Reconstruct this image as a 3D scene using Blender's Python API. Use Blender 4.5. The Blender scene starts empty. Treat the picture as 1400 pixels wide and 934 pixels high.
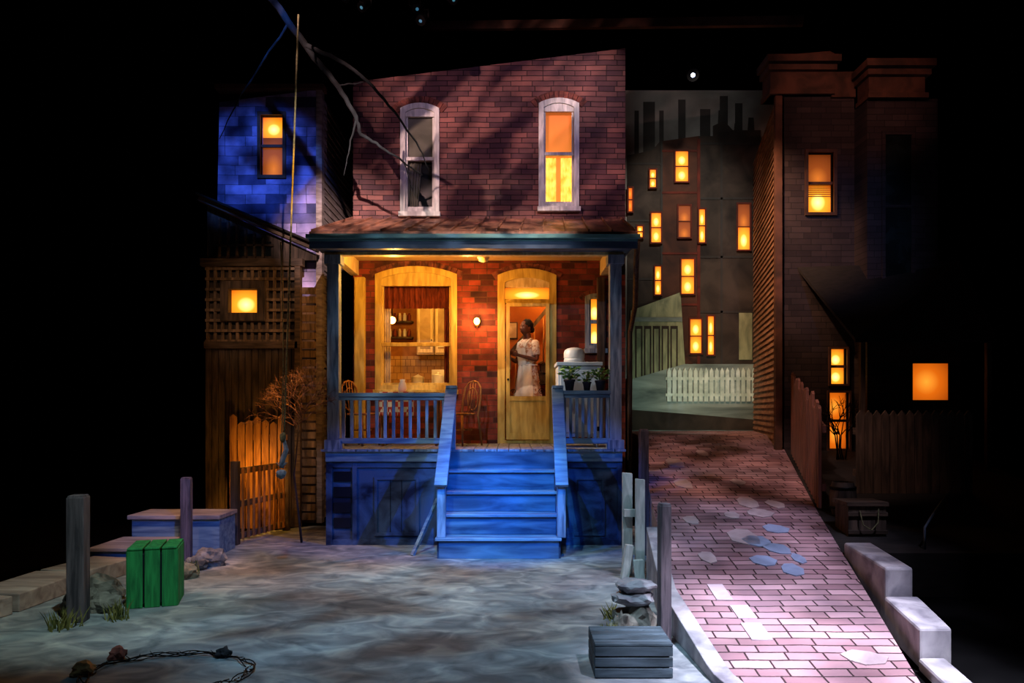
import bpy, bmesh, math, random
from mathutils import Vector, Matrix, noise as mnoise
random.seed(7)
F=1000.0; HZ=560.0; EYE=1.75
def wx(u,d): return (u-700.0)*d/F
def wz(v,d): return EYE-(v-HZ)*d/F
sc=bpy.context.scene
def hx(h,m=1.0):
    h=h.lstrip('#'); r=[]
    for i in (0,2,4):
        c=int(h[i:i+2],16)/255.0
        c=c/12.92 if c<=0.04045 else ((c+0.055)/1.055)**2.4
        r.append(c*m)
    return (r[0],r[1],r[2],1.0)
# ------------------------------------------------------------ materials
def newmat(name):
    m=bpy.data.materials.new(name); m.use_nodes=True
    nt=m.node_tree; b=nt.nodes['Principled BSDF']; return m,nt,b
def M(name,c1,c2=None,scale=4.0,stretch=(1,1,1),rough=0.7,bump=0.0,metal=0.0,contrast=(0.35,0.65),detail=6.0,c3=None,spec=0.3,dist=0.6):
    m,nt,b=newmat(name); N=nt.nodes; L=nt.links
    b.inputs['Roughness'].default_value=rough; b.inputs['Metallic'].default_value=metal
    b.inputs['Specular IOR Level'].default_value=spec
    c1=hx(c1); c2=hx(c2) if c2 else tuple(x*0.75 for x in c1[:3])+(1,)
    tc=N.new('ShaderNodeTexCoord'); mp=N.new('ShaderNodeMapping'); mp.inputs['Scale'].default_value=stretch
    L.new(tc.outputs['Object'],mp.inputs['Vector'])
    nz=N.new('ShaderNodeTexNoise'); nz.inputs['Scale'].default_value=scale; nz.inputs['Detail'].default_value=detail
    nz.inputs['Distortion'].default_value=dist
    L.new(mp.outputs[0],nz.inputs['Vector'])
    cr=N.new('ShaderNodeValToRGB'); e=cr.color_ramp.elements
    e[0].position=contrast[0]; e[0].color=c1; e[1].position=contrast[1]; e[1].color=c2
    if c3:
        k=cr.color_ramp.elements.new((contrast[0]+contrast[1])/2); k.color=hx(c3)
    L.new(nz.outputs['Fac'],cr.inputs['Fac']); L.new(cr.outputs['Color'],b.inputs['Base Color'])
    if bump>0:
        bp=N.new('ShaderNodeBump'); bp.inputs['Strength'].default_value=bump; bp.inputs['Distance'].default_value=0.02
        L.new(nz.outputs['Fac'],bp.inputs['Height']); L.new(bp.outputs[0],b.inputs['Normal'])
    return m
def BR(name,c1,c2,mortar,bw,bh,plane='xz',ms=0.008,rough=0.8,bump=0.4,warp=0.0,lo=(0.45,0.45,0.5,1),hi=(1.35,1.25,1.2,1),nsc=2.5):
    m,nt,b=newmat(name); N=nt.nodes; L=nt.links
    b.inputs['Roughness'].default_value=rough; b.inputs['Specular IOR Level'].default_value=0.25
    tc=N.new('ShaderNodeTexCoord'); sp=N.new('ShaderNodeSeparateXYZ'); cb=N.new('ShaderNodeCombineXYZ')
    src=tc.outputs['Object']
    if warp>0:
        wn=N.new('ShaderNodeTexNoise'); wn.inputs['Scale'].default_value=1.6; wn.inputs['Detail'].default_value=3
        L.new(src,wn.inputs['Vector'])
        vm=N.new('ShaderNodeVectorMath'); vm.operation='MULTIPLY_ADD'
        L.new(wn.outputs['Color'],vm.inputs[0]); vm.inputs[1].default_value=(warp,warp,warp); L.new(src,vm.inputs[2]); src=vm.outputs[0]
    L.new(src,sp.inputs[0])
    a,c={'xz':('X','Z'),'xy':('X','Y'),'yz':('Y','Z')}[plane]
    L.new(sp.outputs[a],cb.inputs['X']); L.new(sp.outputs[c],cb.inputs['Y'])
    bt=N.new('ShaderNodeTexBrick'); bt.inputs['Scale'].default_value=1.0
    bt.inputs['Brick Width'].default_value=bw; bt.inputs['Row Height'].default_value=bh
    bt.inputs['Mortar Size'].default_value=ms; bt.inputs['Mortar Smooth'].default_value=0.3
    bt.offset=0.5; bt.squash=0.75; bt.squash_frequency=3
    bt.inputs['Color1'].default_value=hx(c1); bt.inputs['Color2'].default_value=hx(c2); bt.inputs['Mortar'].default_value=hx(mortar)
    L.new(cb.outputs[0],bt.inputs['Vector'])
    nz=N.new('ShaderNodeTexNoise'); nz.inputs['Scale'].default_value=nsc; nz.inputs['Detail'].default_value=8
    L.new(tc.outputs['Object'],nz.inputs['Vector'])
    cr=N.new('ShaderNodeValToRGB'); cr.color_ramp.elements[0].position=0.3; cr.color_ramp.elements[1].position=0.75
    cr.color_ramp.elements[0].color=lo; cr.color_ramp.elements[1].color=hi
    L.new(nz.outputs['Fac'],cr.inputs['Fac'])
    mx=N.new('ShaderNodeMix'); mx.data_type='RGBA'; mx.blend_type='MULTIPLY'; mx.inputs[0].default_value=1.0
    L.new(bt.outputs['Color'],mx.inputs[6]); L.new(cr.outputs['Color'],mx.inputs[7])
    L.new(mx.outputs[2],b.inputs['Base Color'])
    bp=N.new('ShaderNodeBump'); bp.inputs['Strength'].default_value=bump; bp.inputs['Distance'].default_value=0.02; bp.invert=True
    L.new(bt.outputs['Fac'],bp.inputs['Height']); L.new(bp.outputs[0],b.inputs['Normal'])
    return m
def EM(name,c1,c2,strength,scale=3.0,zr=None):
    m,nt,b=newmat(name); N=nt.nodes; L=nt.links
    tc=N.new('ShaderNodeTexCoord'); cr=N.new('ShaderNodeValToRGB')
    if zr:
        sp=N.new('ShaderNodeSeparateXYZ'); L.new(tc.outputs['Object'],sp.inputs[0])
        mr=N.new('ShaderNodeMapRange'); mr.inputs['From Min'].default_value=zr[0]; mr.inputs['From Max'].default_value=zr[1]
        L.new(sp.outputs['Z'],mr.inputs['Value']); L.new(mr.outputs[0],cr.inputs['Fac'])
    else:
        nz=N.new('ShaderNodeTexNoise'); nz.inputs['Scale'].default_value=scale; nz.inputs['Detail'].default_value=3
        L.new(tc.outputs['Object'],nz.inputs['Vector']); L.new(nz.outputs['Fac'],cr.inputs['Fac'])
        cr.color_ramp.elements[0].position=0.35; cr.color_ramp.elements[1].position=0.65
    cr.color_ramp.elements[0].color=hx(c1); cr.color_ramp.elements[1].color=hx(c2)
    L.new(cr.outputs['Color'],b.inputs['Emission Color']); b.inputs['Emission Strength'].default_value=strength
    L.new(cr.outputs['Color'],b.inputs['Base Color']); b.inputs['Roughness'].default_value=0.8
    return m
def PAN(name,hot,mid,edge,strength,ctr=(.5,.4),rad=.75,hm=1.6):
    # back-lit pane: lamp falloff painted into the emission by UV, no bulb behind
    m,nt,b=newmat(name); N=nt.nodes; L=nt.links
    uv=N.new('ShaderNodeUVMap'); uv.uv_map='UVMap'; d=N.new('ShaderNodeVectorMath'); d.operation='DISTANCE'; d.inputs[1].default_value=(ctr[0],ctr[1],0)
    L.new(uv.outputs[0],d.inputs[0]); cr=N.new('ShaderNodeValToRGB'); mr=N.new('ShaderNodeMapRange'); mr.inputs['From Max'].default_value=rad
    L.new(d.outputs['Value'],mr.inputs['Value']); L.new(mr.outputs[0],cr.inputs['Fac'])
    e=cr.color_ramp.elements; e[0].color=hx(hot,hm); e[1].color=hx(edge); k=e.new(.4); k.color=hx(mid)
    L.new(cr.outputs['Color'],b.inputs['Emission Color']); b.inputs['Emission Strength'].default_value=strength
    b.inputs['Base Color'].default_value=hx(edge); b.inputs['Roughness'].default_value=.8
    return m
m_black=M('stage_black','#060607','#040405',rough=0.9,spec=0.05)
m_blackwall=M('drape_black','#030304','#020202',rough=1.0,spec=0.0)
m_yard=M('painted_yard','#a8acac','#505860',scale=3.4,stretch=(0.9,1.3,1),rough=0.75,bump=0.06,contrast=(0.28,0.72),c3='#7c8288',detail=15,spec=0.25,dist=1.2)
m_brick_porch=BR('brick_porch','#90402e','#3a1e1e','#54392c',0.25,0.086,ms=0.006,nsc=5)
m_brick_up=BR('brick_upper','#7e544e','#4a3238','#1b1214',0.32,0.078,ms=0.006,bump=0.5,warp=0.03)
m_brick_blue=BR('brick_neighbor','#a8a0cc','#20284c','#343848',0.42,0.15,ms=0.004,warp=0.05,nsc=3,lo=(.2,.22,.3,1),hi=(1.5,1.3,1.5,1))
m_brick_road=BR('brick_road','#a88a92','#7c6068','#2a1c20',0.27,0.105,plane='xy',ms=0.008,bump=0.5,warp=0.05,lo=(.6,.6,.65,1),nsc=1.5)
m_lintel=M('brick_lintel','#7a4438','#351d1c',scale=9,rough=0.85)
m_cream=M('painted_cream','#d2c090','#b09a66',scale=6,stretch=(3,3,0.6),rough=0.55)
m_white=M('painted_white','#d4d6d2','#9fa4a2',scale=6,stretch=(3,3,0.6),rough=0.6)
m_yellowdoor=M('door_yellow','#c8b058','#a08638',scale=5,stretch=(3,3,0.5),rough=0.5)
m_bluewood=M('porch_wood','#98a6b6','#566478',scale=5,stretch=(4,4,0.5),rough=0.65,bump=0.1)
m_bluewoodh=M('porch_wood_h','#86a0b0','#506888',scale=4,stretch=(0.5,4,4),rough=0.5,bump=0.06)
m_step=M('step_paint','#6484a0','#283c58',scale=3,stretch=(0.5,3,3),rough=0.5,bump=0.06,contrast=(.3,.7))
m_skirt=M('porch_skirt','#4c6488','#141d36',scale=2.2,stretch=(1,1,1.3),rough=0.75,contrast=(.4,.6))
m_skirtdark=M('skirt_dark','#0c1020','#080a12',scale=4,rough=0.9)
m_tin=M('tin_roof','#b07860','#6a4a40',scale=3,stretch=(3,0.6,1),rough=0.5,metal=0.1)
m_gutter=M('gutter_paint','#6f9f9c','#4c7a80',scale=4,stretch=(0.4,4,4),rough=0.4)
m_gutter2=M('gutter_trim','#4f6078','#3b4a60',scale=4,stretch=(0.4,4,4),rough=0.5)
m_ceil=M('porch_ceiling','#b89a5c','#94784a',scale=6,stretch=(0.4,5,1),rough=0.6)
m_woodd=M('wood_dark','#54443a','#2c241e',scale=5,stretch=(4,4,0.5),rough=0.8,bump=0.2)
m_wooddh=M('wood_dark_h','#58463a','#30261f',scale=5,stretch=(0.5,4,4),rough=0.8,bump=0.2)
m_woodw=M('wood_warm','#a8743e','#6a4222',scale=5,stretch=(4,4,0.5),rough=0.7,bump=0.15)
m_latt=M('lattice_wood','#7c6450','#483828',scale=5,stretch=(4,4,0.5),rough=0.8,bump=0.15)
m_post=M('post_wood','#6a6068','#3a363e',scale=6,stretch=(5,5,0.4),rough=0.85,bump=0.3)
m_platt=M('platform_wood','#b0a098','#80706c',scale=3,stretch=(0.6,3,3),rough=0.75,bump=0.1)
m_green=M('crate_green','#2c9450','#1a6438',scale=6,stretch=(5,5,0.5),rough=0.8)
m_rock=M('rock','#8a857c','#45423e',scale=7,rough=0.9,bump=0.5)
m_stone=M('stone_block','#a4a2a8','#6c6a74',scale=4,rough=0.85,bump=0.2)
m_clap=M('clapboard','#9b8c88','#6c5d5a',scale=5,stretch=(1,0.6,4),rough=0.8)
m_clapr=M('clapboard_right','#9e7458','#6a4c38',scale=5,stretch=(1,0.6,4),rough=0.8)
m_row=BR('rowhouse_brick','#403638','#2c2428','#1c181a',0.3,0.09,ms=0.005,bump=.3,nsc=1.5)
m_corn=M('cornice_wood','#5e3c30','#38261f',scale=3,rough=0.7)
m_shing=M('shingle_dark','#1e1a1a','#121010',scale=6,stretch=(1,4,4),rough=0.9)
m_fencer=M('fence_red','#7c4f44','#4d3530',scale=5,stretch=(4,4,0.5),rough=0.8,bump=0.2)
m_metal=M('metal_black','#0c0c0e','#060607',rough=0.5,metal=0.6)
m_rope=M('rope','#6c6a48','#464632',scale=40,rough=0.9,bump=0.3)
m_rag=M('rag','#78889a','#4c5a68',scale=15,rough=0.95,bump=0.4)
m_bark=M('bark','#1c2226','#0c1014',scale=12,stretch=(1,1,0.4),rough=0.95,bump=0.5)
m_twig=M('twig','#8a6452','#5c3c2c',scale=10,rough=0.95)
m_grass=M('dry_grass','#8a8248','#4e5428',scale=10,rough=0.9)
m_leaf=M('leaf','#6c9040','#38582a',scale=14,rough=0.6)
m_pot=M('pot_clay','#34323c','#1e1e26',scale=8,rough=0.8)
m_enamel=M('enamel','#d0d0cc','#b4b6b6',scale=2,rough=0.35,spec=0.5)
m_cloth=M('cloth_cream','#c8ba9c','#a08c70',scale=6,rough=0.95)
m_red=M('curtain_red','#7a3620','#4a1c10',scale=10,stretch=(4,1,0.6),rough=0.95)
m_wallp=M('wallpaper','#94602c','#784a20',scale=5,rough=0.9)
m_tile=BR('kitchen_tile','#b09058','#94744a','#6a4c2c',0.12,0.12,ms=0.005,bump=.2)
m_hall=M('hall_paint','#a8642a','#8c4c1c',scale=2,rough=0.9)
m_intfloor=M('floor_boards','#8a6038','#5a3c22',scale=4,stretch=(4,0.5,1),rough=0.5)
m_cab=M('cabinet_paint','#a89060','#846c40',scale=4,rough=0.5)
m_globe=EM('lamp_glow','#ffd070','#ffc860',9.0)
m_orange=PAN('glow_orange','#ffa030','#e86c10','#8a3006',1.0,(.4,.5),.9,1.2)
m_amber=PAN('glow_amber','#ffdc78','#ffa224','#c8540a',1.4,hm=2.4)
m_dimor=PAN('glow_dim','#e07a28','#a04c18','#5a2408',.9,(.5,.2),1.0,1.2)
m_curt=EM('curtain_glow','#ffd060','#f0a030',1.4,scale=10)
m_shade=M('shade_grey','#6a6c60','#45483e',scale=2,rough=0.9)
m_glassd=M('glass_dark','#20282a','#101416',rough=0.15,spec=0.5)
m_hot=EM('spot_lens','#a0b8ff','#c0d0ff',30.0)
m_blueglint=EM('rig_lens','#305878','#407888',.8)
# ------------------------------------------------------------ builder
class B:
    def __init__(s,name): s.name=name; s.bm=bmesh.new(); s.m=[]; s.uv=None
    def mi(s,mat):
        if mat not in s.m: s.m.append(mat)
        return s.m.index(mat)
    def quad_box(s,pts,mat):
        vs=[s.bm.verts.new(p) for p in pts]; i=s.mi(mat)
        for f in ((0,3,2,1),(4,5,6,7),(0,1,5,4),(1,2,6,5),(2,3,7,6),(3,0,4,7)):
            fc=s.bm.faces.new([vs[k] for k in f]); fc.material_index=i
    def box(s,x0,x1,y0,y1,z0,z1,mat):
        s.quad_box([(x0,y0,z0),(x1,y0,z0),(x1,y1,z0),(x0,y1,z0),(x0,y0,z1),(x1,y0,z1),(x1,y1,z1),(x0,y1,z1)],mat)
    def pane(s,x0,x1,y,z0,z1,mat):
        s.uv=s.bm.loops.layers.uv.get('UVMap') or s.bm.loops.layers.uv.new('UVMap')
        vs=[s.bm.verts.new(p) for p in ((x0,y,z0),(x1,y,z0),(x1,y,z1),(x0,y,z1))]
        f=s.bm.faces.new(vs); f.material_index=s.mi(mat); f.normal_update()
        for l in f.loops:
            c=l.vert.co; l[s.uv].uv=((c.x-x0)/(x1-x0),(c.z-z0)/(z1-z0))
    def obox(s,c,size,rz,mat,rx=0,ry=0):
        R=Matrix.Rotation(rz,3,'Z')@Matrix.Rotation(ry,3,'Y')@Matrix.Rotation(rx,3,'X'); h=[a/2 for a in size]; c=Vector(c)
        s.quad_box([c+R@Vector((a*h[0],b*h[1],d*h[2])) for a,b,d in ((-1,-1,-1),(1,-1,-1),(1,1,-1),(-1,1,-1),(-1,-1,1),(1,-1,1),(1,1,1),(-1,1,1))],mat)
    def beam(s,p0,p1,w,h,mat,up=(0,0,1)):
        p0=Vector(p0);p1=Vector(p1);d=(p1-p0).normalized();up=Vector(up)
        if abs(d.dot(up))>0.99: up=Vector((0,1,0))
        a=d.cross(up).normalized()*w/2; b=a.cross(d).normalized()*h/2
        s.quad_box([p0-a-b,p0+a-b,p1+a-b,p1-a-b,p0-a+b,p0+a+b,p1+a+b,p1-a+b],mat)
    def extr(s,pts,vec,mat):
        i=s.mi(mat); vec=Vector(vec)
        a=[s.bm.verts.new(p) for p in pts]; b=[s.bm.verts.new(Vector(p)+vec) for p in pts]; n=len(a)
        for fs in (a[::-1],b): s.bm.faces.new(fs).material_index=i
        for k in range(n): s.bm.faces.new([a[k],a[(k+1)%n],b[(k+1)%n],b[k]]).material_index=i
    def prism(s,pts,y0,y1,mat): s.extr([(p[0],y0,p[1]) for p in pts],(0,y1-y0,0),mat)
    def ring(s,o,inn,y0,y1,mat):
        n=len(o); i=s.mi(mat); V=s.bm.verts.new
        a=[V((p[0],y0,p[1])) for p in o]; b=[V((p[0],y0,p[1])) for p in inn]
        c=[V((p[0],y1,p[1])) for p in o]; d=[V((p[0],y1,p[1])) for p in inn]
        for k in range(n):
            j=(k+1)%n
            for q in ((a[k],b[k],b[j],a[j]),(c[k],c[j],d[j],d[k]),(a[k],a[j],c[j],c[k]),(b[k],d[k],d[j],b[j])):
                s.bm.faces.new(q).material_index=i
    def tube(s,pts,rad,mat,n=8,caps=True):
        i=s.mi(mat); pts=[Vector(p) for p in pts]
        if not isinstance(rad,(list,tuple)): rad=[rad]*len(pts)
        rings=[]; prev=None
        for k,p in enumerate(pts):
            t=(pts[min(k+1,len(pts)-1)]-pts[max(k-1,0)]).normalized()
            if prev is None:
                a=t.cross(Vector((0,0,1)))
                if a.length<0.05: a=t.cross(Vector((1,0,0)))
            else: a=prev-t*prev.dot(t)
            a.normalize(); prev=a; b=t.cross(a)
            r=rad[k]
            rings.append([s.bm.verts.new(p+(a*math.cos(2*math.pi*q/n)+b*math.sin(2*math.pi*q/n))*r) for q in range(n)])
        for k in range(len(rings)-1):
            for q in range(n):
                f=s.bm.faces.new([rings[k][q],rings[k][(q+1)%n],rings[k+1][(q+1)%n],rings[k+1][q]]); f.material_index=i; f.smooth=True
        if caps:
            s.bm.faces.new(rings[0][::-1]).material_index=i; s.bm.faces.new(rings[-1]).material_index=i
    def cyl(s,p0,p1,r0,r1,mat,n=14): s.tube([p0,p1],[r0,r1],mat,n)
    def lathe(s,c,prof,mat,n=20,sx=1,sy=1,rot=0,fold=0,fn=8):
        i=s.mi(mat); rings=[]
        for j,(r,z) in enumerate(prof):
            rr=[]
            for q in range(n):
                a=2*math.pi*q/n; k=1+fold*(j/len(prof))*math.cos(fn*a)
                x=r*sx*k*math.cos(a); y=r*sy*k*math.sin(a)
                rr.append(s.bm.verts.new((c[0]+x*math.cos(rot)-y*math.sin(rot),c[1]+x*math.sin(rot)+y*math.cos(rot),c[2]+z)))
            rings.append(rr)
        for k in range(len(rings)-1):
            for q in range(n):
                f=s.bm.faces.new([rings[k][q],rings[k][(q+1)%n],rings[k+1][(q+1)%n],rings[k+1][q]]); f.material_index=i; f.smooth=True
        if prof[0][0]>1e-4: s.bm.faces.new(rings[0][::-1]).material_index=i
        if prof[-1][0]>1e-4: s.bm.faces.new(rings[-1]).material_index=i
    def blob(s,c,r,mat,nz=0.0,sub=2,seed=0,flat=False,M3=None):
        i=s.mi(mat)
        ret=bmesh.ops.create_icosphere(s.bm,subdivisions=sub,radius=1.0); c=Vector(c)
        for v in ret['verts']:
            p=v.co.copy(); k=1+nz*mnoise.noise(p*1.7+Vector((seed*3.1,seed,0)))+nz*0.5*mnoise.noise(p*4+Vector((seed,0,seed)))
            q=Vector((p.x*r[0]*k,p.y*r[1]*k,p.z*r[2]*k))
            if M3: q=M3@q
            v.co=c+q
            for f in v.link_faces: f.material_index=i; f.smooth=not flat
    def sheet(s,fn,nu,nv,mat,smooth=True):
        i=s.mi(mat); g=[[s.bm.verts.new(fn(a/nu,b/nv)) for b in range(nv+1)] for a in range(nu+1)]
        for a in range(nu):
            for b in range(nv):
                f=s.bm.faces.new([g[a][b],g[a+1][b],g[a+1][b+1],g[a][b+1]]); f.material_index=i; f.smooth=smooth
    def plate(s,loops,y0,y1,mat):
        cu=bpy.data.curves.new('tmp','CURVE'); cu.dimensions='2D'; cu.fill_mode='BOTH'; cu.extrude=(y1-y0)/2
        for lp in loops:
            sp=cu.splines.new('POLY'); sp.points.add(len(lp)-1)
            for k,p in enumerate(lp): sp.points[k].co=(p[0],p[1],0,1)
            sp.use_cyclic_u=True
        ob=bpy.data.objects.new('tmp',cu); sc.collection.objects.link(ob)
        dg=bpy.context.evaluated_depsgraph_get(); me=bpy.data.meshes.new_from_object(ob.evaluated_get(dg))
        while me.uv_layers: me.uv_layers.remove(me.uv_layers[0])
        n0=len(s.bm.faces); nv=len(s.bm.verts); s.bm.from_mesh(me); s.bm.verts.ensure_lookup_table(); s.bm.faces.ensure_lookup_table()
        yc=(y0+y1)/2; i=s.mi(mat)
        for v in s.bm.verts[nv:]: v.co=Vector((v.co.x,yc-v.co.z,v.co.y))
        for f in s.bm.faces[n0:]: f.material_index=i; f.smooth=False
        bpy.data.objects.remove(ob); bpy.data.meshes.remove(me); bpy.data.curves.remove(cu)
    def done(s,bevel=0.0,parent=None,recalc=True):
        if recalc: bmesh.ops.recalc_face_normals(s.bm,faces=s.bm.faces[:])
        me=bpy.data.meshes.new(s.name); s.bm.to_mesh(me); s.bm.free()
        for m in s.m: me.materials.append(m)
        o=bpy.data.objects.new(s.name,me); sc.collection.objects.link(o)
        if bevel>0:
            md=o.modifiers.new('bevel','BEVEL'); md.width=bevel; md.segments=2; md.limit_method='ANGLE'
        if parent: o.parent=parent
        return o
def empty(name):
    o=bpy.data.objects.new(name,None); sc.collection.objects.link(o); return o
def rect(x0,x1,z0,z1): return [(x0,z0),(x1,z0),(x1,z1),(x0,z1)]
def arch(x0,x1,z0,z1,rise,n=10):
    p=[(x0,z0),(x1,z0)]; w=(x1-x0)/2; R=(w*w+rise*rise)/(2*rise); cx=(x0+x1)/2; cz=z1-R
    a0=math.asin(min(1,w/R))
    for k in range(n+1):
        a=a0-2*a0*k/n; p.append((cx+R*math.sin(a),cz+R*math.cos(a)))
    return p
def lintel(b,x0,x1,z1,rise,h,y0,y1,n,mat,ext=0.08):
    w=(x1-x0)/2; R=(w*w+rise*rise)/(2*rise); cx=(x0+x1)/2; cz=z1-R; a0=math.asin(min(1,w/R))+ext/R
    for k in range(n):
        a=-a0+2*a0*(k+0.06)/n; c=-a0+2*a0*(k+0.94)/n
        b.prism([(cx+r*math.sin(q),cz+r*math.cos(q)) for r,q in ((R,a),(R,c),(R+h,c),(R+h,a))],y0,y1,mat)
# ------------------------------------------------------------ stage shell
b=B('floor'); b.box(-10,10,-2,17,-0.12,-0.02,m_black); b.done()
b=B('wall_back'); b.box(-10,10,16.6,16.7,-0.02,11,m_blackwall); b.done()
b=B('wall_left'); b.box(-10.1,-10,-2,16.7,-0.02,11,m_blackwall); b.done()
b=B('wall_right'); b.box(10,10.1,-2,16.7,-0.02,11,m_blackwall); b.done()
b=B('ceiling'); b.box(-10,10,-2,16.7,11,11.1,m_blackwall); b.done()
b=B('painted_yard_floor')
pts=[(-4.6,2.5),(3.6,2.5),(3.4,4.3),(1.9,5.0),(1.9,9.4),(1.9,11),(-3.0,11),(-4.5,9.6),(-4.6,6)]
b.extr([(p[0],p[1],-0.018) for p in pts],(0,0,0.018),m_yard); b.done()
# ------------------------------------------------------------ ramp
RT=[(4.1,1.52,2.42,0.015),(4.7,1.41,2.60,0.03),(6.0,1.35,2.91,0.245),(8.0,1.56,3.36,0.60),(12.0,2.06,4.34,1.33),(14.0,2.2,4.7,1.34)]
def rp(d):
    for a,c in zip(RT,RT[1:]):
        if d<=c[0] or c is RT[-1]:
            t=(d-a[0])/(c[0]-a[0]); return tuple(a[k]+(c[k]-a[k])*t for k in (1,2,3))
ds=[4.1+(14-4.1)*k/60 for k in range(61)]
b=B('brick_street_ramp'); it=b.mi(m_brick_road); isd=b.mi(m_platt); V=b.bm.verts.new
rows=[]
for d in ds:
    l,r,z=rp(d); rows.append([V((l,d,0)),V((l,d,z))]+[V((l+(r-l)*k/6,d,z)) for k in range(1,6)]+[V((r,d,z)),V((r,d,0))])
for a,c in zip(rows,rows[1:]):
    for k in range(8):
        f=b.bm.faces.new([a[k],a[k+1],c[k+1],c[k]]); f.material_index=isd if k in(0,7) else it
for rr in (rows[0],rows[-1]): b.bm.faces.new(rr).material_index=isd
b.done()
b=B('street_curb'); i=b.mi(m_stone); rows=[]
for k in range(31):
    d=4.1+3.4*k/30; l,r,z=rp(d); x1=l-.004; x0=l-.13; rows.append([b.bm.verts.new(p) for p in ((x0,d,0),(x1,d,0),(x1,d,z+.035),(x0,d,z+.035))])
for a,c in zip(rows,rows[1:]):
    for k in range(4): b.bm.faces.new([a[k],a[(k+1)%4],c[(k+1)%4],c[k]]).material_index=i
b.bm.faces.new(rows[0]).material_index=i; b.bm.faces.new(rows[-1]).material_index=i
b.done(0.006)
b=B('flagstones_and_lit_patches')  # flagstones, plus plates that paint lit areas of the street
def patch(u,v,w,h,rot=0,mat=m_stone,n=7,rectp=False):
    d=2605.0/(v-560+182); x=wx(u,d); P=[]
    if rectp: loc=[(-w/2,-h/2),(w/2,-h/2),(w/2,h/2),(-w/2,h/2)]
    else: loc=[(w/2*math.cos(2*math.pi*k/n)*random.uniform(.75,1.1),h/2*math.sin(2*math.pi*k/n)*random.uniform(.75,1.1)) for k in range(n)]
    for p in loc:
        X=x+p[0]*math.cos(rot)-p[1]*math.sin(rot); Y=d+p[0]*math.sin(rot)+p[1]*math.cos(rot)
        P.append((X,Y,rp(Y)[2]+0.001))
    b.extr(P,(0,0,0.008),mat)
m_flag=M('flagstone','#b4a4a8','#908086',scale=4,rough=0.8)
m_litblue=M('patch_lit_blue','#8898b8','#74809c',scale=5,rough=0.7)  # bluish light on the mid street, put into the plate colour
m_litwhite=M('patch_lit_white','#b4a4ae','#9c8a94',scale=5,rough=0.7)  # bricks lit white, painted as pale plates
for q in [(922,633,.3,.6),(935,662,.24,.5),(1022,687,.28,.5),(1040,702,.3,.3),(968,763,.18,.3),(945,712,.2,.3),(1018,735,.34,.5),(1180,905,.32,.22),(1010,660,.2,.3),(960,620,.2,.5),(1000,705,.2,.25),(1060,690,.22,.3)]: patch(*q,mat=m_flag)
for q in [(1036,742,.3,.34),(1064,752,.26,.3),(1044,768,.24,.26),(1082,780,.2,.3),(1062,724,.3,.3),(1092,765,.14,.24)]: patch(*q,mat=m_litblue)
for (u,v,w,h) in ((984,812,.13,.3),(1016,840,.14,.22),(1034,868,.15,.26)): patch(u,v,w,h,0.0,m_litwhite,rectp=True)
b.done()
b=B('raised_sidewalk'); i=b.mi(m_shing); rows=[]
for k in range(21):
    d=6.9+(14-6.9)*k/20; r=rp(d)[1]+0.005; z=rp(d)[2]-0.01
    rows.append([b.bm.verts.new(p) for p in ((r,d,-0.02),(r,d,z),(6.6,d,z),(6.6,d,-0.02))])
for a,c in zip(rows,rows[1:]):
    for k in range(3): b.bm.faces.new([a[k],a[k+1],c[k+1],c[k]]).material_index=i
b.bm.faces.new(rows[0]); b.bm.faces.new(rows[-1]); b.done()
# ------------------------------------------------------------ main house facade
D=11.0; PF=1.24
X0,X1=-2.39,1.705
kw=(-2.035,-0.847,wz(533,D),wz(366,D)); dr=(wx(684,D),wx(757,D),PF,wz(371,D)); sw=(wx(801,D),wx(827,D),wz(477,D),wz(403,D))
uw1=(wx(549,D),wx(599,D),wz(291,D),wz(143,D)); uw2=(wx(738,D),wx(790,D),wz(284,D),wz(136,D))
b=B('wall_front')
ZS=4.3
b.plate([rect(X0,X1,0,ZS),arch(*kw,.12)[::-1],arch(*dr,.1)[::-1],arch(*sw,.04)[::-1]],D,D+0.14,m_brick_porch)
b.plate([[(X0,ZS),(X1,ZS),(X1,wz(66,D)),(X0,wz(112,D))],arch(*uw1,.08)[::-1],arch(*uw2,.08)[::-1]],D,D+0.14,m_brick_up)
lintel(b,uw1[0],uw1[1],uw1[3],.08,.12,D-.02,D,12,m_lintel); lintel(b,uw2[0],uw2[1],uw2[3],.08,.12,D-.02,D,12,m_lintel)
lintel(b,kw[0],kw[1],kw[3],.12,.1,D-.02,D,16,m_lintel); lintel(b,dr[0],dr[1],dr[3],.1,.12,D-.02,D,12,m_lintel); lintel(b,sw[0],sw[1],sw[3],.04,.08,D-.02,D,6,m_lintel)
b.box(X1-.1,X1,D+.14,13.98,1.34,7.0,m_brick_up); b.box(X0,X0+.1,D+.14,13.9,0,6.6,m_brick_up)
b.done()
def sash(name,w,rise,fw,mat,y=D,split=0.5,munt=0,sill=True,depth=.07):
    x0,x1,z0,z1=w; b=B(name)
    o=arch(x0-fw*.3,x1+fw*.3,z0-fw*.2,z1+fw*.3,rise); n=arch(x0+fw,x1-fw,z0+fw,z1-fw,max(rise*.8,.02))
    b.ring(o,n,y-.03,y+depth,mat)
    zm=z0+(z1-z0)*split; b.box(x0+fw*.9,x1-fw*.9,y+.0,y+.05,zm-.025,zm+.025,mat)
    for (a,c,yy) in ((z0+fw,zm,y+.01),(zm,z1-fw*1.2,y+.03)):
        b.box(x0+fw*.9,x0+fw+.03,yy,yy+.03,a,c,mat); b.box(x1-fw-.03,x1-fw*.9,yy,yy+.03,a,c,mat)
        b.box(x0+fw+.03,x1-fw-.03,yy+.002,yy+.028,a,a+.035,mat)
    if sill: b.box(x0-fw*.6,x1+fw*.6,y-.09,y+.02,z0-.07,z0,mat)
    return b
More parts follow.
